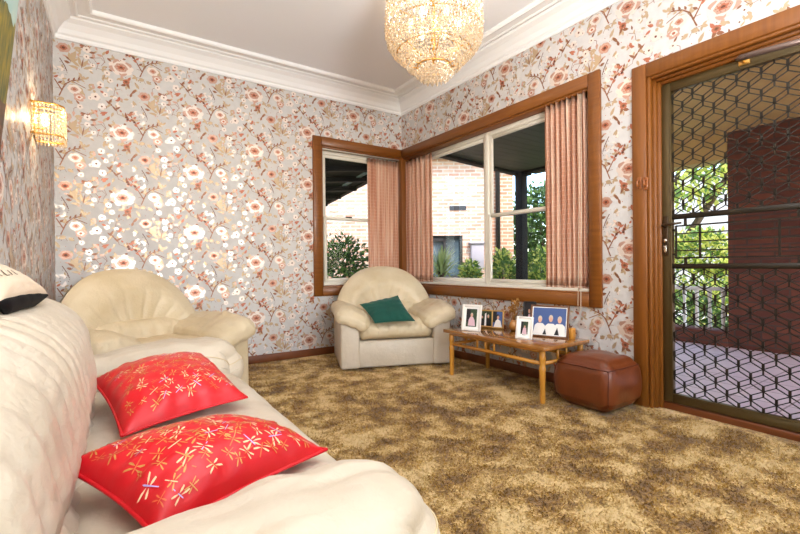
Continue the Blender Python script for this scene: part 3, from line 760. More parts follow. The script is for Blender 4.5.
mb = MB(); mb.rounded((-.19, 1.33, .465), (.14, .80, .325), .135, 116, back_fn); mb.build('backrest', L, sofa)
def lum_fn(q, p):
    w = (abs(sin(q.y*34+1.6*nz(q.y*6, q.z*6, 2)))**.6-.7)*.012+folds(q.y, q.z, q.x, 12, .008, 4)
    q.x += w+.035*(1-p.z)*.5; q.z += w*.4
    q.x += -.05*p.z
    return q
mb = MB(); mb.rounded((-.14, 1.35, .42), (.08, .60, .11), .07, 80, lum_fn); mb.build('lumbar_cushion', L, sofa)
def arm_fn(seed, flip):
    def f(q, p):
        w = folds(q.x, q.y, q.z, 8, .010, seed)+folds(q.y, q.x, q.z, 19, .006, seed+4)-.005*abs(nz(q.x*9+seed, q.y*12, 3))**.5
        t = (p.x+1)/2
        q.z += .012*sin(t*PI)-.03*max(0, p.x)**6+w*(1 if p.z > 0 else .3)
        q.y *= 1-.42*max(0, -p.x+.3)/1.3-.22*max(0, p.x)**4; q.z -= .035*max(0, .2-p.x)
        q.x -= .05*max(0, p.x)*p.y*p.y
        q.z += -.05*(1-t)*0
        return q
    return f
for (yc, sd, hy, xc) in ((.575, 2, .13, .10), (2.045, 5, .155, .15)):
    a = MB(); a.box((-.30, yc-.10, .02), (.385, yc+.10, .43), r=.03, seg=3); a = a.build('arm', L, sofa)
    mb = MB(); mb.rounded((xc, yc, .462), (.345, hy, .098), .098, 40, arm_fn(sd, 1)); pd = mb.build('arm_pad', L, a)
    sm = MB(); f = arm_fn(sd, 1)
    def edge(px, py, pz, yc=yc, hy=hy, f=f, xc=xc):
        h = (.345, hy, .098); r = .098; p = (px, py, pz); q = Vector([p[i]*h[i] for i in range(3)])
        cl_ = Vector([max(-(h[i]-r), min(h[i]-r, q[i])) for i in range(3)]); d = q-cl_
        if d.length: d.normalize()
        return f(cl_+d*r*1.012, Vector(p))+Vector((xc, yc, .462))
    sy = -1 if yc < 1 else -1
    sm.tube([edge(-.9+1.9*k/40, sy, .5) for k in range(41)]+[edge(1, sy+2*k/20, .5) for k in range(1, 20)], .0022, 6); sm.build('seam', M['seam'], pd)

# armchairs ----------------------------------------------------
def armchair(label, loc, f, W=.94, mt='leather_tan', mt2='leather'):
    r = empty('armchair', label, 'armchair', loc, math.atan2(-f[0], -f[1])*-1 if False else math.atan2(f[0], -f[1]), 'cream leather armchairs')
    A, B = M[mt], M[mt2]; w = W/2
    mb = MB(); mb.box((-w+.15, .03, .02), (w-.15, .66, .245), r=.012, seg=3); base = mb.build('base', B, r)
    mb = MB(); mb.box((-w+.155, .022, .03), (w-.155, .036, .236), r=.006, seg=2); mb.build('front_panel', B, base)
    for sg in (-1, 1):
        mb = MB()
        mb.box((-.08, 0, .02), (.08, .64, .405), r=.02, seg=3, xf=lambda v, sg=sg: Vector((v.x+sg*(w-.08), v.y, v.z)))
        a = mb.build('arm', B, r)
        def pf(q, p, sg=sg):
            wv = folds(q.x, q.y, q.z, 14, .013, sg*3+1)+folds(q.y, q.x, q.z, 24, .008, sg)-.006*abs(sin(q.y*30+3*nz(q.x*8, q.y*8, sg)))**.5
            q.z += wv+.02*(1-p.x*p.x)*(1 if p.z > 0 else .2)
            q.z -= .05*max(0, -p.y)**3
            q.x *= 1-.12*abs(p.y)**3
            q = Matrix.Rotation(-sg*math.radians(20), 3, 'Y') @ q
            return q
        mb = MB(); mb.rounded((sg*(w-.115), .285, .462), (.165, .33, .054), .054, 40, pf); mb.build('arm_pad', A, a)
    def sf(q, p):
        wv = (abs(sin(q.x*38+3*nz(q.x*6, q.y*6, 1)))**.6-.7)*.012*(1 if p.y < .2 else .3)+folds(q.x, q.y, q.z, 12, .008, 2)
        q.z += (.03*(1-p.x**4)*(1-p.y**4)+wv)*(1 if p.z > 0 else .3); q.y -= .02*(1-p.z*p.z)*(1 if p.y < 0 else 0)*(1-p.x**4)+wv*.5
        return q
    mb = MB(); mb.rounded((0, .32, .325), (w-.155, .31, .075), .06, 60, sf); mb.build('seat_cushion', A, r)
    # horseshoe backrest with gathered folds
    bw = w+.01
    def bf(u, v):
        ang = PI*(-.06+1.12*u)                      # round the arch
        rr = v
        ca, sa = -cos(ang), sin(ang)
        return ca, sa
    mb = MB()
    def back(q, p):
        # squash the block to an arch
        x, z = p.x, p.z
        m = max(abs(x), abs(z)); 
        if z > -.999 or True:
            a = math.atan2((z+1)*.5, x) if (z+1) > 1e-6 or abs(x) > 1e-6 else PI/2
        zz = (z+1)/2                                 # 0..1
        # superelliptic limit of x at height zz
        lim = (1-min(1, zz)**2.5)**(1/2.1) if zz < 1 else 0
        return q
    NU, NV = 110, 30
    def arch(u, side, k):
        """u round the arch (0..1), k 0 centre to 1 rim, side +1 front"""
        a = PI*u; ex = 2.3
        ca, sa = cos(a), sin(a)
        cx = -math.copysign(abs(ca)**(2/ex), ca); sz = abs(sa)**(2/ex)
        x = bw*cx*k; z = .30+(.575*sz)*k
        bulge = (1-k**3.2)**.5 if k < 1 else 0
        th = (.115 if side > 0 else .06)*bulge
        ring = .040*math.exp(-((k-.74)/.15)**2)*(1 if side > 0 else 0)
        wv = (-(abs(sin(a*11+1.2*nz(cx*3, sz*3, 2)))**.5-.7)*.026*max(0, k-.1)*(1-k**4)*max(.2, 1-((k-.5)/.45)**2)+.012*nz(x*6, z*6, 3)*bulge) if side > 0 else 0
        y = .605+.13*(z-.30)
        y = y-side*(th+ring)+wv-.10*abs(cx*k)**3*(1 if side > 0 else .6)
        return (x, y, z)
    mb.surf(lambda i, j: arch(i, 1, 1-j*.999), NU, NV); mb.surf(lambda i, j: arch(i, -1, .001+j*.999), NU, NV)
    # flat foot closing the arch
    mb.rounded((0, .585, .34), (bw-.03, .085, .10), .05, 14)
    mb.build('backrest', A, r)
    def lf(q, p):
        wv = -(abs(sin(q.x*32+2*nz(q.x*5, q.z*6, 5)))**.6-.7)*.012+folds(q.x, q.z, q.y, 10, .012, 6)
        q.y -= .03*(1-p.x**2)*(1 if p.y < 0 else 0); q.y += wv+.18*(p.z*.07)
        return q
    mb = MB(); mb.rounded((0, .545, .455), (w-.165, .075, .085), .07, 48, lf); mb.build('lumbar_cushion', A, r)
    return r
armchair('cream leather armchair with green cushion below the corner windows', (2.008, 3.04, 0), (-.35, -.94), W=.965)
armchair('cream leather armchair tucked into the corner behind the sofa arm', (.365, 2.84, 0), (.45, -.893), mt2='leather_tan')

# cushions -----------------------------------------------------
def red_cushion(corners, thick, label, seed):
    mb, fn = pillow(corners, thick, 40, .35, .07, seed, .005)
    dragonflies(mb, fn, 105, seed)
    o = mb.build('red_cushion', [M['satin'], M['thread_gold'], M['thread_cream'], M['thread_lilac'], M['thread_orange']], origin=corners[0])
    tag(o, label, 'cushion', 'red satin dragonfly cushions')
    pts = []
    for k in range(4):
        for i in range(20):
            t = i/20; s_, t_ = ((t, 0), (1, t), (1-t, 1), (0, 1-t))[k]; pts.append(fn(s_, t_))
    pp = MB(); pp.tube(pts+[pts[0]], .004, 6); pp.build('piping', M['satin'], o, origin=corners[0])
red_cushion([(.015, 1.235, .475), (.335, 1.34, .485), (.282, 1.765, .545), (-.06, 1.64, .535)], .085, 'smaller looking red satin dragonfly cushion lying by the far sofa arm', 3)
red_cushion([(.05, .755, .468), (.392, .885, .472), (.268, 1.08, .485), (-.085, 1.0, .52)], .085, 'larger looking red satin dragonfly cushion lying against the near sofa arm', 11)
g = [(1.795, 3.055, .405), (2.115, 2.925, .41), (2.075, 3.13, .62), (1.765, 3.26, .55)]
mb, fn = pillow(g, .05, 24, .6, .06, 5, .005); o = mb.build('green_cushion', M['green'], origin=g[0]); tag(o, 'plain dark teal green cushion leaning in the corner armchair seat', 'cushion')
g = [(-.185, 1.12, .812), (-.155, 1.62, .802), (-.300, 1.63, .865), (-.325, 1.1, .935)]
mb, fn = pillow(g, .045, 28, .5, .04, 9, .003)
o = mb.build('linen_cushion', M['linen'], origin=g[0]); tag(o, 'beige linen cushion with black edging resting on top of the sofa back', 'cushion')
e = MB(); e.surf(lambda i, j: fn(i*.995, .0+.01, 1)+Vector((.010*cos(2*PI*j), 0, .017*sin(2*PI*j)-.012))*max(.02, min(1, ((1-i)/.4)**.8, i/.1)), 40, 10, 0, cv=True); e.build('edging', M['navy'], o, origin=g[0])
mk = MB()
def strokes(segs, u, v, sc):
    for a, b, c, d in segs:
        L_ = math.hypot(c-a, d-b); px, py = -(d-b)/L_*.12, (c-a)/L_*.12
        mk.poly([fn(u+x*sc, v+y*sc)+Vector((.0008, -.0003, .0014)) for x, y in ((a+px, b+py), (c+px, d+py), (c-px, d-py), (a-px, b-py))])
for sg, q in (([(0, 2, 1.3, 0)], .17), ([(0, 0, 0, 2), (0, 0, .9, 0)], .27), ([(0, 0, 0, 2)], .345), ([(0, 0, 0, 2), (0, 0, .7, 0)], .39)): strokes(sg, q, .27, .042)
mk.build('lettering', M['navy'], o, origin=g[0])

# pouf ---------------------------------------------------------
pf = empty('pouf', 'squat brown leather pouf beside the door architrave', 'pouf', (2.495, 1.53, 0))
def pff(q, p):
    b = 1-p.z*p.z*.0
    k = .02*(1-p.z**2)
    q.x += math.copysign(k, p.x)*abs(p.x); q.y += math.copysign(k, p.y)*abs(p.y)
    if p.z > .0: q.z += .018*(1-p.x**2)*(1-p.y**2)+.006*nz(q.x*9, q.y*9, 2)
    if p.z < -.6: q.x *= .96; q.y *= .96
    q += Vector((.006*nz(q.x*8, q.y*8, q.z*8), .006*nz(q.x*8, q.y*8, q.z*8+9), 0))
    return q
mb = MB(); mb.rounded((0, 0, .158), (.178, .178, .152), .07, 28, pff); mb.build('body', M['pouf'], pf)
def on_pouf(px, py, pz):
    h = (.178, .178, .152); r = .07; q = Vector((px*h[0], py*h[1], pz*h[2])); c = Vector([max(-(h[i]-r), min(h[i]-r, q[i])) for i in range(3)]); d = q-c
    if d.length: d.normalize()
    return pff(c+d*r*1.015, Vector((px, py, pz)))+Vector((0, 0, .158))
sq = [(1, t/10) for t in range(-10, 10)]+[(-t/10, 1) for t in range(-10, 10)]+[(-1, -t/10) for t in range(-10, 10)]+[(t/10, -1) for t in range(-10, 10)]
mb = MB(); pts = [on_pouf(x, y, .74) for x, y in sq]; mb.tube(pts+[pts[0]], .0045, 6); mb.build('seam', M['pouf_seam'], pf)
for sx, sy in ((-1, -1), (1, -1), (-1, 1), (1, 1)):
    mb = MB(); mb.tube([on_pouf(sx, sy, .74-1.6*k/12) for k in range(13)], .0035, 6); mb.build('seam', M['pouf_seam'], pf)

# coffee table -------------------------------------------------
TX0, TX1, TY0, TY1, TZ = 2.205, 2.69, 1.70, 2.675, .365
tb = empty('coffee_table', 'low golden timber coffee table with turned cane legs under the wide window', 'table', ((TX0+TX1)/2, (TY0+TY1)/2, 0), world=True)
T = M['table']
mb = MB(); mb.box((TX0, TY0, TZ-.028), (TX1, TY1, TZ), r=.006, seg=2); mb.build('table_top', M['table_top'], tb)
lx, ly = (TX0+.04, TX1-.045), (TY0+.045, TY1-.06)
for x in lx:
    for y in ly:
        mb = MB(); mb.lathe([(.015, 0), (.017, .01), (.019, .20), (.021, .21), (.021, .225), (.0175, .232), (.0175, .27), (.021, .278), (.021, .292), (.019, .30), (.020, TZ-.026)], (x, y, 0), 14); mb.build('leg', T['Z'], tb)
zr = .252
for x in lx:
    mb = MB(); mb.tube([(x, ly[0], zr), (x, (ly[0]+ly[1])/2, zr+.002), (x, ly[1], zr)], .0125, 10); mb.build('stretcher', T['Y'], tb)
    mb = MB(); mb.box((x-.01, ly[0], TZ-.044), (x+.01, ly[1], TZ-.026)); mb.build('apron', T['Y'], tb)
    for k in (-1, 0, 1):
        yy = (ly[0]+ly[1])/2+k*.085+.06; mb = MB(); mb.tube([(x, yy, zr), (x, yy, TZ-.028)], .0085, 8); mb.build('spindle', T['Z'], tb)
for y in ly:
    mb = MB(); mb.tube([(lx[0], y, zr), (lx[1], y, zr)], .0125, 10); mb.build('stretcher', T['X'], tb)
    for k in (-.5, .5):
        xx = (lx[0]+lx[1])/2+k*.09; mb = MB(); mb.tube([(xx, y, zr), (xx, y, TZ-.028)], .0085, 8); mb.build('spindle', T['Z'], tb)

# photo frames -------------------------------------------------
def photo_frame(label, loc, yaw, lean, w, h, bw, fm, draw, group='photo frames on the coffee table', depth=.014, mats=None):
    """frame standing on the table; local x across, z up, front faces -y"""
    r = empty('photo_frame', label, 'photo frame', loc, yaw, group)
    R = Matrix.Rotation(-lean, 3, 'X')
    X = lambda v: R @ Vector(v)
    lift = .0
    mb = MB()
    for a, b in (((-w/2, -depth/2, lift), (-w/2+bw, depth/2, h)), ((w/2-bw, -depth/2, lift), (w/2, depth/2, h)), ((-w/2+bw, -depth/2, lift), (w/2-bw, depth/2, bw)), ((-w/2+bw, -depth/2, h-bw), (w/2-bw, depth/2, h))):
        mb.box(a, b, r=.002, seg=1, xf=X)
    mb.build('frame', fm, r)
    mb = MB(); mb.box((-w/2+bw, -.001, bw), (w/2-bw, depth/2, h-bw), xf=X); 
    st = MB(); st.box((-.012, depth/2-.001, h*.15), (.012, depth/2+.003, h*.75), xf=X)
    a = X((0, depth/2+.002, h*.7)); b = Vector((0, a.y+h*.35*max(.25, cos(lean))*.6, 0))
    st.prism([a+Vector((-.012, 0, 0)), a+Vector((.012, 0, 0)), b+Vector((.02, 0, .001)), b+Vector((-.02, 0, .001))], (0, .003, .002)); st.build('easel_back', M['frame_black'], r)
    # print: shapes on the sheet
    iw, ih = w-2*bw, h-2*bw
    def shape(pts, mi, lv=1): mb.poly([X((-w/2+bw+u*iw, -.001-.0004*lv, bw+v*ih)) for u, v in pts], mi)
    def disc(u, v, ru, rv, mi, lv=1, n=14): shape([(u+ru*cos(-2*PI*k/n), v+rv*sin(-2*PI*k/n)) for k in range(n)][::-1], mi, lv)
    draw(shape, disc)
    mb.build('print', [M['ph_mount'], M['ph_blue'], M['ph_white'], M['ph_skin'], M['ph_dark'], M['ph_green'], M['ph_pink'], M['ph_hair']], r)
    return r
Q = [(0, 0), (1, 0), (1, 1), (0, 1)]
def rect(a, b, c, d): return [(a, c), (b, c), (b, d), (a, d)]
def bodyp(shape, disc, u, mi, sc=1., top=.5, hair=4, lv=3, base=0.):
    shape([(u-.17*sc, base), (u+.17*sc, base), (u+.15*sc, top-.16*sc), (u+.08*sc, top-.08*sc), (u-.08*sc, top-.08*sc), (u-.15*sc, top-.16*sc)], mi, lv)
    disc(u, top+.05*sc, .062*sc, .105*sc, hair, lv); disc(u, top+.02*sc, .05*sc, .08*sc, 3, lv+1)
def d_big(shape, disc):
    shape(rect(.0, 1, 0, 1), 0, .5); shape(rect(.03, .97, .03, .97), 1, 1)
    for u, t in ((.24, .52), (.55, .56), (.80, .53)):
        shape([(u-.19, .03), (u+.17, .03), (u+.15, .34), (u+.08, .42), (u-.08, .42), (u-.15, .34)], 2, 2 if u != .55 else 3)
        disc(u, t+.05, .062, .115, 7, 4); disc(u, t+.0, .05, .085, 3, 5)
    shape([(.33, .03), (.44, .03), (.40, .24)], 4, 6); shape([(.66, .03), (.80, .03), (.74, .3)], 4, 6)
def d_one(shape, disc):
    shape(rect(.14, .86, .08, .92), 5, 1); shape(rect(.14, .42, .3, .92), 4, 2)
    shape([(.28, .12), (.78, .12), (.72, .4), (.6, .55), (.42, .55), (.32, .4)], 6, 3); disc(.52, .64, .09, .1, 7, 4); disc(.52, .62, .07, .075, 3, 5)
def d_small(shape, disc):
    shape(rect(.22, .78, .14, .84), 5, 1); shape(rect(.22, .38, .2, .84), 4, 2); shape([(.32, .14), (.72, .14), (.64, .5), (.42, .5)], 6, 3); disc(.53, .58, .09, .085, 4, 4); disc(.53, .56, .07, .065, 3, 5)
    for k in range(3): disc(.4+k*.1, .10, .03, .02, 4, 3)
def d_two(shape, disc):
    shape(Q, 5, 1); bodyp(shape, disc, .27, 4, 1.2, .55, 4); bodyp(shape, disc, .72, 4, 1.2, .6, 7); shape([(.45, 0), (.6, 0), (.56, .9), (.46, .8)], 2, 5)
def d_bride(shape, disc):
    shape(Q, 1, 1); shape(rect(0, .4, .3, 1), 4, 1.5); shape([(.1, 0), (.95, 0), (.8, .4), (.5, .52), (.3, .4)], 2, 3); disc(.52, .66, .16, .16, 4, 4); disc(.55, .62, .12, .12, 3, 5)
def d_dark(shape, disc):
    shape(Q, 4, 1); shape([(.3, 0), (.62, 0), (.56, .6), (.4, .6)], 6, 2); disc(.47, .7, .1, .08, 3, 3)
FA = math.radians(-68)
photo_frame('white framed portrait at the armchair end of the coffee table', (2.315, 2.47, TZ), FA+.05, .22, .160, .205, .020, M['white'], d_one)
db = photo_frame('gilt framed couple print standing behind the white portrait', (2.555, 2.555, TZ), FA-.05, .16, .14, .142, .011, M['gilt'], d_two)
photo_frame('narrow gilt framed bride print beside the couple print', (2.575, 2.435, TZ), FA+.12, .16, .10, .146, .011, M['gilt'], d_bride)
photo_frame('small white framed print in front of the tall dark frame', (2.355, 1.985, TZ), FA-.02, .26, .118, .155, .015, M['white'], d_small)
photo_frame('tall thin black framed print at the back of the table', (2.60, 2.14, TZ), FA, .12, .095, .235, .010, M['frame_black'], d_dark)
photo_frame('large brown framed print of three people in white at the pouf end', (2.535, 1.92, TZ), FA, .26, .268, .228, .013, M['frame_brown'], d_big)
# dried flowers in a small amber jar
vz = empty('dried_flower_jar', 'small amber jar of dried stems between the gilt and black frames', 'vase', (2.60, 2.285, TZ))
mb = MB(); mb.lathe([(.022, 0), (.034, .012), (.040, .035), (.034, .06), (.022, .072), (.025, .08)], n=18); mb.build('jar', M['ceramic'], vz)
mb = MB(); rnd = random.Random(4)
for k in range(16):
    a = rnd.uniform(0, 6.28); t = rnd.uniform(.01, .075); h_ = rnd.uniform(.15, .235)
    mb.tube([(0, 0, .07), (t*.4*cos(a), t*.4*sin(a), .11), (t*cos(a), t*sin(a), h_)], [.002, .0018, .0012], 5)
    for j in range(5):
        q = Vector((t*cos(a), t*sin(a), h_-.012*j)); d = Vector((rnd.uniform(-1, 1), rnd.uniform(-1, 1), .8)).normalized()*.032
        s_ = d.cross(Vector((rnd.random(), rnd.random(), 1))).normalized()*.008
        mb.poly([q, q+d*.5+s_, q+d, q+d*.5-s_])
mb.build('stems', M['dried'], vz)
mb = MB(); c0 = Vector((2.655, 1.775, TZ))
mb.box((2.60, 1.775, TZ), (2.645, 1.805, TZ+.075), r=.006); o = mb.build('wooden_block', T['Z']); tag(o, 'small wooden block ornament behind the large brown frame', 'ornament')

# ---------------------------------------------------------------- chandelier
CH = Vector((1.72, 2.15, 0)); 
ch = empty('chandelier', 'gold framed crystal bead chandelier hanging from the ceiling', 'chandelier', (CH.x, CH.y, 2.05))
def drop(mb, c, r, h, rot, n=6):
    vs = [(c[0], c[1], c[2]+h)]+[(c[0]+r*cos(rot+2*PI*k/n), c[1]+r*sin(rot+2*PI*k/n), c[2]+h*.1) for k in range(n)]+[(c[0], c[1], c[2]-h)]
    fs = [(0, 1+k, 1+(k+1) % n) for k in range(n)]+[(n+1, 1+(k+1) % n, 1+k) for k in range(n)]
    mb.add(vs, fs)
rnd = random.Random(2)
prof = [(.285, .56), (.292, .50), (.300, .44), (.305, .38), (.306, .33), (.303, .285), (.292, .245), (.272, .21), (.245, .178), (.212, .15), (.178, .125), (.142, .10), (.115, .08)]
def pr_at(z):
    for (r0, z0), (r1, z1) in zip(prof, prof[1:]):
        if z0 >= z >= z1: return r0+(r1-r0)*(z0-z)/(z0-z1)
    return prof[-1][0]
beads = MB(); z = .555; row = 0; spots = []
while z > .085:
    r = pr_at(z); n = max(10, int(2*PI*r/.0185))
    for k in range(n):
        a = 2*PI*(k+.5*(row % 2))/n; rr = r+rnd.uniform(-.006, .006)
        drop(beads, (rr*cos(a), rr*sin(a), z+rnd.uniform(-.003, .003)), .0088, .0128, rnd.random()*3)
    z -= .0215 if z > .3 else .0165; row += 1
for r, n, z0 in ((.09, 26, .085), (.06, 16, .08), (.22, 60, .30), (.16, 44, .26)):
    for k in range(n):
        a = 2*PI*k/n
        for j in range(3): drop(beads, (r*cos(a), r*sin(a), z0-j*.022), .008, .012, 0)
bc = beads.build('bead_curtain', M['crystal'], ch); bc['kind'] = 'stuff'
# the fringe of larger drops below, each a piece of its own
dm = MB(); drop(dm, (0, 0, -.004), .0105, .017, 0); first = dm.build('crystal_drop', M['crystal'], ch)
for r, n, z in ((.03, 6, .012), (.06, 12, .018), (.09, 18, .026), (.118, 24, .055), (.17, 38, .103)):
    for k in range(n): spots.append((r*cos(2*PI*k/n), r*sin(2*PI*k/n), z))
first.location = spots[0]
for sp in spots[1:]:
    d = first.copy(); COL.objects.link(d); d.location = sp
tiers = [(.278, 0, .555), (.296, 0, .31), (.235, 0, .175), (.11, 0, .085)]
fr = MB()
for r, zb, zt in tiers:
    pts = [(r*cos(2*PI*k/48), r*sin(2*PI*k/48), zt+.012) for k in range(49)]
    rg = MB(); rg.tube(pts, .004, 6, cap=False); rg.build('ring', M['gold'], ch)
for k in range(6):
    a = 2*PI*k/6; fr.tube([(.02*cos(a), .02*sin(a), .585), (.30*cos(a), .30*sin(a), .575)], .005, 6)
    fr.tube([(.285*cos(a), .285*sin(a), .29), (.02*cos(a), .02*sin(a), .33)], .004, 6)
    fr.tube([(.205*cos(a), .205*sin(a), .20), (.09*cos(a), .09*sin(a), .135)], .004, 6)
fr.tube([(0, 0, .12), (0, 0, .62)], .012, 10); fr.build('frame', M['gold'], ch)
cp = MB(); cp.lathe([(.012, .60), (.07, .615), (.085, .64), (.085, .67)], n=24); cp.build('canopy', M['gold'], ch)
for k in range(6):
    a = 2*PI*k/6+.4; b = MB(); b.lathe([(.004, -.03), (.014, -.02), (.018, 0), (.013, .02), (.005, .038)], (.15*cos(a), .15*sin(a), .37), 12); b.build('bulb', M['bulb'], ch)

# ---------------------------------------------------------------- wall sconce
SC = Vector((XL, 2.99, 1.665))
sc = empty('wall_sconce', 'lit crystal bead wall lamp above the sofa', 'wall lamp', SC)
mb = MB(); mb.box((0.001, -.075, -.07), (.014, .075, .09), r=.006); mb.build('back_plate', M['gold'], sc)
mb = MB(); beads = MB(); rnd = random.Random(8)
def scp(t):
    w, d, c = .095, .135, .03
    path = [(0, -w), (d-c, -w), (d, -w+c), (d, w-c), (d-c, w), (0, w)]
    Ls = [math.dist(a, b) for a, b in zip(path, path[1:])]; tot = sum(Ls); s_ = t*tot
    for (a, b), l_ in zip(zip(path, path[1:]), Ls):
        if s_ <= l_: return (a[0]+(b[0]-a[0])*s_/l_, a[1]+(b[1]-a[1])*s_/l_)
        s_ -= l_
    return path[-1]
for z in (.085, -.078): mb.tube([(*scp(k/24), z) for k in range(25)], .005, 6)
mb.tube([(0, 0, .085), (.13, 0, .085)], .004, 6); mb.tube([(0, 0, -.03), (.05, 0, -.03), (.05, 0, -.015)], .005, 6); mb.build('frame', M['gold'], sc)
for k in range(26):
    x, y = scp((k+.5)/26)
    for j in range(8): drop(beads, (x, y, .07-j*.0195), .0075, .0105, rnd.random()*3)
    drop(beads, (x, y, -.09), .007, .014, 0)
b = beads.build('bead_curtain', M['crystal'], sc); b['kind'] = 'stuff'
b = MB(); b.lathe([(.006, -.015), (.016, 0), (.02, .02), (.014, .045), (.005, .06)], (.05, 0, 0), 14); b.build('bulb', M['bulb'], sc)

# picture leaning off the sofa wall
pc = empty('painting', 'unframed landscape canvas with pale sky and yellow reeds above the sofa', 'painting', (XL, 1.6, 1.25), world=True)
def lean(y, z, l=0): return (XL+.004+.10*(z-1.25)+l*.72, y, z)
mb = MB(); y0, y1, z0, z1 = 1.15, 2.0, 1.25, 2.05
mb.add([lean(y, z, l) for l in (0, .025) for y, z in ((y0, z0), (y1, z0), (y1, z1), (y0, z1))], [(0, 3, 2, 1), (4, 5, 6, 7), (0, 1, 5, 4), (1, 2, 6, 5), (2, 3, 7, 6), (3, 0, 4, 7)], 0)
zh = lambda y: 1.73+.03*nz(y*16, 1)+.03*nz(y*40, 3)
n = 60
for k in range(n):
    ya, yb_ = y0+(y1-y0)*k/n, y0+(y1-y0)*(k+1)/n
    mb.poly([lean(ya, zh(ya), .0255), lean(ya, 1.45+.03*nz(ya*9, 8), .0255), lean(yb_, 1.45+.03*nz(yb_*9, 8), .0255), lean(yb_, zh(yb_), .0255)][::-1], 1)
    mb.poly([lean(ya, z0, .0255), lean(yb_, z0, .0255), lean(yb_, 1.45+.03*nz(yb_*9, 8), .0255), lean(ya, 1.45+.03*nz(ya*9, 8), .0255)], 2)
mb.build('canvas', [M['sky_paint'], M['grass_paint'], M['earth_paint']], pc)
mb = MB(); mb.tube([(XL+.001, 1.6, 2.13), lean(1.6, 2.0, .0)], .0015, 5); mb.build('hanging_wire', M['iron'], pc)

# ---------------------------------------------------------------- porch outside the long wall
GZ = -.35
mb = MB(); mb.box((XR+.24, -3.2, -.2), (5.95, 5.2, -.05)); o = mb.build('porch_floor', M['tile']); tag(o, 'pink tiled porch floor outside the security door', 'porch floor', kind='structure')
mb = MB(); mb.box((5.6, -3.2, -.05), (5.84, 1.895, 2.35)); o = mb.build('porch_wall', M['brick_red']); tag(o, 'dark red brick porch wall seen through the security door', 'wall', kind='structure')
mb = MB(); mb.box((5.58, 1.9, -.05), (5.86, 4.55, .115), r=.01); o = mb.build('porch_kerb_wall', M['brick_red']); tag(o, 'low red brick plinth along the open porch side', 'wall', kind='structure')
mb = MB(); mb.box((5.6, 1.9, 2.02), (5.84, 3.3, 2.35)); o = mb.build('porch_beam', M['boards']); tag(o, 'tan painted beam over the open porch side', 'beam', kind='structure')
mb = MB()
x = XR+.23
while x < 5.9:
    mb.box((x, -1.2, 2.30), (min(x+.135, 5.95), 2.62, 2.33)); x += .14
mb.box((XR+.22, -1.2, 2.33), (5.95, 2.62, 2.40)); o = mb.build('porch_ceiling', M['boards']); tag(o, 'tan boarded porch ceiling outside the door', 'ceiling', kind='structure')
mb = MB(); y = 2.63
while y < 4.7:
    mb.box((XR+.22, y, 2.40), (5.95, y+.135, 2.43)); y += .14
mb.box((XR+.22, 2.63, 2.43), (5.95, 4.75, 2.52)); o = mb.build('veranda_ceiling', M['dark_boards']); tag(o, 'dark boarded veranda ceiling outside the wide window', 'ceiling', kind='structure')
bal = empty('porch_balustrade', 'white turned balusters with top rail on the low brick plinth', 'balustrade', (5.72, 3., .115), world=True)
mb = MB(); mb.box((5.69, 1.92, .56), (5.75, 4.5, .60), r=.008); mb.build('top_rail', M['white'], bal)
y = 1.985
while y < 4.5:
    mb = MB(); mb.lathe([(.022, .115), (.022, .15), (.014, .16), (.022, .28), (.013, .42), (.022, .5), (.022, .56)], (5.72, y, 0), 10); mb.build('baluster', M['white'], bal); y += .131
vp = empty('veranda_post', 'square dark stained post holding the veranda roof', 'post', (5.62, 4.78, -.05), world=True)
mb = MB(); mb.box((5.56, 4.70, -.2), (5.70, 4.84, 2.39), r=.006); mb.build('shaft', M['dark_beam'], vp)
mb = MB(); mb.box((5.54, 4.68, -.05), (5.72, 4.86, .05), r=.006); mb.build('foot', M['dark_beam'], vp)
mb = MB()
a, b = Vector((XR+.22, 4.42, 0)), Vector((5.75, 4.86, 0)); d = (b-a).normalized(); nn = Vector((-d.y, d.x, 0))*.05
mb.prism([a-nn+Vector((0, 0, 2.36)), b-nn+Vector((0, 0, 2.36)), b+nn+Vector((0, 0, 2.36)), a+nn+Vector((0, 0, 2.36))], (0, 0, .2)); o = mb.build('veranda_beam', M['dark_beam']); tag(o, 'dark timber beam from the house to the veranda post', 'beam', kind='structure')
mb = MB(); mb.box((5.57, 4.6, 2.33), (5.69, 4.72, 2.42)); mb.box((5.57, 2.63, 2.36), (5.69, 4.7, 2.41)); o = mb.build('veranda_plate_beam', M['dark_beam']); tag(o, 'dark timber beam along the open veranda side', 'beam', kind='structure')

# ground
mb = MB(); mb.box((-30, -30, GZ-.2), (45, 45, GZ)); o = mb.build('garden_ground', M['lawn']); tag(o, 'sunlit lawn around the house', 'lawn', kind='structure')
mb = MB(); mb.box((10.6, -2, GZ), (12.4, 9, GZ+.02)); o = mb.build('garden_path', M['render_white']); tag(o, 'pale concrete driveway beyond the porch', 'driveway', kind='structure')

# ---------------------------------------------------------------- house next door (local x along its face, y away)
FW = Vector((sin(math.radians(TH)), cos(math.radians(TH)), 0)); RT = Vector((cos(math.radians(TH)), -sin(math.radians(TH)), 0))
def WP(x, d, z=0.): return RT*x+FW*d+Vector((0, 0, z))
nh = empty('brick_house', 'neighbouring brick house with lit and shaded tones in its brick, seen through both windows', 'house', WP(0, 9, 0), -math.radians(TH))
mb = MB(); wall_panels(mb, lambda u, z, l: (u, -l, z), -6., 1.83, GZ, 3.12, .25, [(.58, 1.32, .60, 1.50)]); mb.build('wall', M['brick_lit_tone'], nh)
mb = MB(); mb.box((1.83, .12, GZ), (2.42, .4, 3.12)); mb.build('wing_wall', M['brick_shade_tone'], nh)
mb = MB(); mb.box((-6.2, -.35, 3.12), (1.9, .6, 3.26)); mb.box((1.75, -.2, 3.12), (2.6, .6, 3.24)); mb.build('eaves', M['roof_tile'], nh)
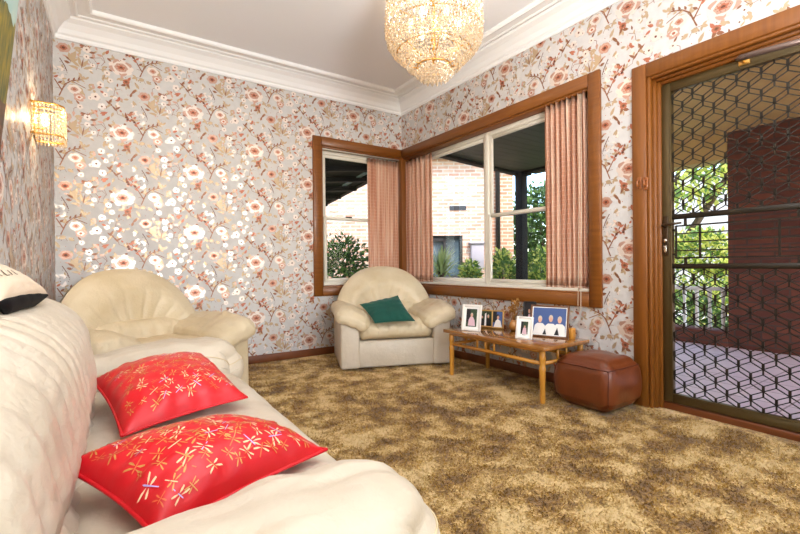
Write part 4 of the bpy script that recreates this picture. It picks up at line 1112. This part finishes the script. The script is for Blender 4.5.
mb = MB(); mb.add([(-6.2, -.3, 3.26), (2.6, -.3, 3.26), (2.6, 4, 4.3), (-6.2, 4, 4.3)], [(0, 1, 2, 3)]); mb.add([(-6.2, -.3, 3.26), (2.6, -.3, 3.26), (2.6, 4, 3.26), (-6.2, 4, 3.26)], [(0, 1, 2, 3)]); mb.build('roof', M['roof_tile'], nh)
wf = MB(); frame_rect(wf, lambda u, z, l: (u, -l, z), .58, 1.32, .60, 1.50, .05, -.12, -.05)
wf.box((.92, .05, .65), (.97, .12, 1.45)); wf.box((.58, .05, 1.39), (1.0, .1, 1.47)); wfo = wf.build('window', M['iron'], nh)
mb = MB(); mb.box((.6, .13, .62), (1.3, .15, 1.48)); mb.build('pane', M['far_glass'], wfo)
mb = MB(); mb.box((.52, -.06, .50), (1.38, .06, .60)); mb.build('window_sill', M['brick_shade_tone'], nh)
mb = MB(); mb.box((1.05, -.015, 2.03), (1.40, .02, 2.12)); mb.build('wall_vent', M['iron'], nh)
mb = MB(); mb.tube([(2.08, .06, .1), (2.08, .06, 2.95), (2.08, -.1, 3.12)], .05, 8); mb.build('downpipe', M['iron'], nh)
mb = MB(); mb.box((1.48, -.14, .80), (1.74, -.0, 1.32), r=.01); mb.box((1.44, -.18, 1.32), (1.78, 0, 1.35)); mb.build('meter_box', M['grey_box'], nh)

# carport roof seen through the short window
cpt = empty('carport', 'dark lean to carport roof outside the short window', 'carport', WP(-1.5, 6.8, GZ), world=True)
def cz(d): return 2.32-(d-5.2)*.107
poly = [(.26, 5.38), (-1.44, 8.0), (-4.5, 8.0), (-4.5, 5.38)]
mb = MB(); mb.prism([WP(x, d, cz(d)) for x, d in poly], (0, 0, .05)); mb.build('roof', M['dark_beam'], cpt)
mb = MB()
for k in range(1, 6):
    d = 5.38+k*.48; xe = .26-(d-5.38)*.649
    mb.prism([WP(xe, d, cz(d)-.07), WP(-4.5, d, cz(d)-.07), WP(-4.5, d+.06, cz(d)-.07), WP(xe-.03, d+.06, cz(d)-.07)], (0, 0, .07))
mb.build('rafters', M['dark_beam'], cpt)
mb = MB(); e0, e1 = WP(.26, 5.38, cz(5.38)-.03), WP(-1.44, 8.0, cz(8)-.03); s_ = RT*.04
mb.prism([e0-s_, e1-s_, e1+s_, e0+s_], (0, 0, .12)); mb.build('edge_beam', M['dark_beam'], cpt)
for d0, d1, off in ((6.15, 6.75, .2), (5.75, 6.0, .16), (7.3, 7.7, .55)):
    mb = MB(); f_ = lambda d, o_: WP(.26-(d-5.38)*.649-o_, d, cz(d)-.012)
    mb.prism([f_(d0, off), f_(d1, off), f_(d1, off+.07), f_(d0, off+.07)], (0, 0, .09)); mb.build('clear_strip', M['sky_sheet'], cpt)
for x, d in ((-1.5, 7.9), (-4.3, 7.9), (-4.3, 5.5)):
    mb = MB(); q = WP(x, d); mb.box((q.x-.04, q.y-.04, GZ), (q.x+.04, q.y+.04, cz(d)+.01)); mb.build('post', M['dark_beam'], cpt)

# ---------------------------------------------------------------- planting
def leafcloud(mb, blobs, n, size, seed, slots=2):
    rnd = random.Random(seed); tot = sum(b[3]*b[4]*b[5] for b in blobs)
    for (cx, cy, cz_, rx, ry, rz) in blobs:
        for _ in range(int(n*(rx*ry*rz)/tot)):
            d = Vector((rnd.gauss(0, 1), rnd.gauss(0, 1), rnd.gauss(0, 1))).normalized(); r = rnd.uniform(.55, 1.0)*(1+.12*nz(d.x*3, d.y*3, d.z*3+seed))
            p = Vector((cx+d.x*rx*r, cy+d.y*ry*r, cz_+d.z*rz*r))
            if p.z < GZ+.03: continue
            t = (d+Vector((rnd.uniform(-1, 1), rnd.uniform(-1, 1), rnd.uniform(-1, .6)))).normalized()
            w = t.cross(Vector((rnd.uniform(-1, 1), rnd.uniform(-1, 1), rnd.uniform(-1, 1)))).normalized(); L_ = size*rnd.uniform(.7, 1.3); nn_ = t.cross(w)
            mb.add([p, p+t*L_*.5+w*L_*.22+nn_*L_*.05, p+t*L_, p+t*L_*.5-w*L_*.22+nn_*L_*.05], [(0, 1, 2), (0, 2, 3)], rnd.randrange(slots))
def plant(name, label, cat, base, blobs, n, size, seed, mats, trunk=.03, group=None):
    r = empty(name, label, cat, base, group=group, world=True)
    mb = MB(); leafcloud(mb, blobs, n, size, seed, len(mats)); mb.build('foliage', mats, r)
    mb = MB(); rnd = random.Random(seed); b0 = Vector(base)
    for b in blobs:
        c = Vector(b[:3]); mb.tube([b0, b0.lerp(c, .5)+Vector((rnd.uniform(-.05, .05), rnd.uniform(-.05, .05), .05)), c], [trunk, trunk*.7, trunk*.4], 6)
    mb.build('stems', M['bark'], r)
    return r
q = WP(-.93, 6.55); plant('shrub', 'round dark green shrub under the carport edge outside the short window', 'shrub', (q.x, q.y, GZ), [(q.x, q.y, .55, .47, .40, .82), (q.x+.1, q.y-.05, .95, .38, .3, .38)], 2600, .085, 3, [M['leaf_b'], M['leaf_a'], M['leaf_b']])
for k, (x, d, zt, rx, lab) in enumerate(((1.36, 8.3, .98, .20, 'low light green shrub beside the meter box on the brick house wall'), (1.83, 7.6, 1.12, .27, 'light green shrub below the downpipe of the brick house'),
        (2.52, 7.6, 1.16, .32, 'light green shrub just beyond the dark veranda post'))):
    q = WP(x, d); plant('shrub', lab, 'shrub', (q.x, q.y, GZ), [(q.x, q.y, (zt+GZ)/2, rx, rx, (zt-GZ)/2), (q.x+.03, q.y+.05, zt-.3, rx*.9, rx*.9, .3)], 1500, .10, 20+k, [M['leaf_a'], M['leaf_c'], M['leaf_a']], group='shrubs below the brick house')
q = WP(4.3, 12.5); plant('tree', 'tall dark green tree beyond the veranda post', 'tree', (q.x, q.y, GZ), [(q.x, q.y, 1.3, 1.25, 1.1, 1.75), (q.x-.3, q.y, 2.1, .9, .8, 1.1)], 6500, .17, 40, [M['leaf_b'], M['leaf_b'], M['leaf_a']], .09)
# yucca
q = WP(.70, 7.3); yu = empty('yucca', 'spiky pale green yucca in front of the neighbouring window', 'yucca', (q.x, q.y, GZ), world=True)
mb = MB(); mb.tube([(q.x, q.y, GZ), (q.x, q.y, .8)], .05, 8); mb.build('trunk', M['bark'], yu)
mb = MB(); rnd = random.Random(6)
for k in range(120):
    a = rnd.uniform(0, 6.28); el = rnd.uniform(-.5, 1.45); L_ = rnd.uniform(.38, .58); c = Vector((q.x, q.y, .72+rnd.uniform(-.12, .15))); d = Vector((cos(a)*cos(el), sin(a)*cos(el), sin(el))); w = d.cross(Vector((0, 0, 1))).normalized()*.02
    dr_ = Vector((0, 0, -.10*cos(el)))
    mb.add([c-w*.6, c+w*.6, c+d*L_*.55+w, c+d*L_*.55-w, c+d*L_+dr_], [(0, 1, 2, 3), (3, 2, 4)])
mb.build('foliage', M['leaf_y'], yu)
# garden beyond the porch opening
plant('tree', 'lime leaved tree overhanging the garden beyond the porch opening', 'tree', (9.6, 4.9, GZ), [(9.2, 3.9, 2.7, 1.1, 1.3, .75), (9.4, 2.9, 2.9, 1.0, 1.0, .7)], 2200, .17, 60, [M['leaf_c'], M['leaf_a'], M['leaf_c']], .10)
plant('shrub', 'bright lime shrub across the lawn beyond the white balusters', 'shrub', (8.6, 3.45, GZ), [(8.6, 3.45, .75, .55, .75, .75), (8.5, 3.1, 1.05, .4, .5, .4)], 2600, .12, 61, [M['leaf_c'], M['leaf_a']])
plant('shrub', 'dark green shrub close behind the white balusters', 'shrub', (6.7, 2.75, GZ), [(6.7, 2.75, .05, .35, .7, .36)], 1500, .09, 62, [M['leaf_b'], M['leaf_a']])
plant('shrub', 'low mixed green shrub at the brick wall end of the balusters', 'shrub', (7.75, 2.75, GZ), [(7.75, 2.75, .15, .4, .45, .45)], 1300, .09, 63, [M['leaf_a'], M['leaf_c']])
mb = MB(); mb.box((13.5, -1, GZ), (13.7, 9, 3.4)); o = mb.build('garden_wall', M['render_white']); tag(o, 'white rendered wall at the end of the garden', 'wall', kind='structure')

# ---------------------------------------------------------------- camera
cam = bpy.data.cameras.new('camera'); co = bpy.data.objects.new('camera', cam); COL.objects.link(co)
th, pit, rol = math.radians(33.869), math.radians(-.196), math.radians(-.552)
F_ = Vector((sin(th)*cos(pit), cos(th)*cos(pit), sin(pit))); R0 = Vector((cos(th), -sin(th), 0)); U0 = R0.cross(F_)
R_ = R0*cos(rol)+U0*sin(rol); U_ = -R0*sin(rol)+U0*cos(rol)
mw = Matrix((R_, U_, -F_)).transposed().to_4x4(); mw.translation = (0, 0, H)
co.matrix_world = mw
cam.sensor_width = 36; cam.lens = 36*428.65/800; cam.clip_start = .05; cam.clip_end = 200
scene.camera = co

# ---------------------------------------------------------------- light
def light(name, typ, loc, energy, col=(1, 1, 1), **kw):
    d = bpy.data.lights.new(name, typ); d.energy = energy; d.color = col
    for k, v in kw.items(): setattr(d, k, v)
    o = bpy.data.objects.new(name, d); COL.objects.link(o); o.location = loc
    return o
s = light('sun', 'SUN', (0, 0, 10), 3.5, (1, .95, .86), angle=math.radians(.6))
s.rotation_euler = Vector((.30, .95, -1.1)).to_track_quat('-Z', 'Y').to_euler()
w = bpy.data.worlds.new('sky'); scene.world = w; w.use_nodes = True
nt = w.node_tree; sky = nt.nodes.new('ShaderNodeTexSky'); sky.sky_type = 'NISHITA'; sky.sun_disc = False
sky.sun_elevation = math.radians(48); sky.sun_rotation = math.radians(200)
nt.links.new(sky.outputs[0], nt.nodes['Background'].inputs[0]); nt.nodes['Background'].inputs[1].default_value = .85
# added fill light set in the opening behind the viewer
a = light('added_rear_fill', 'AREA', ((RW[0]+RW[1])/2, YREAR-.02, (RW[2]+RW[3])/2), 14, (1, .98, .95), shape='RECTANGLE', size=RW[1]-RW[0], size_y=RW[3]-RW[2])
a.rotation_euler = (math.radians(90), 0, 0)
# the lamps of the room, plus an added ceiling fill
light('chandelier_lamp', 'POINT', (CH.x, CH.y, 2.05+.36), 9, (1, .88, .74), shadow_soft_size=.08)
up = light('added_ceiling_fill', 'AREA', (.8, -.6, 1.4), 128, (.93, .965, 1), shape='DISK', size=.9)  # unseen fill added behind the camera to brighten the ceiling
up.rotation_euler = (math.radians(152), 0, 0)
light('sconce_lamp', 'POINT', (XL+.05, SC.y, SC.z+.02), 14, (1, .74, .44), shadow_soft_size=.03)

for ob in bpy.data.objects:
    if '_w' in ob: del ob['_w']
scene.view_settings.view_transform = 'Standard'; scene.view_settings.look = 'None'
scene.view_settings.exposure = -0.04; scene.view_settings.gamma = 1.; scene.view_settings.use_curve_mapping = False
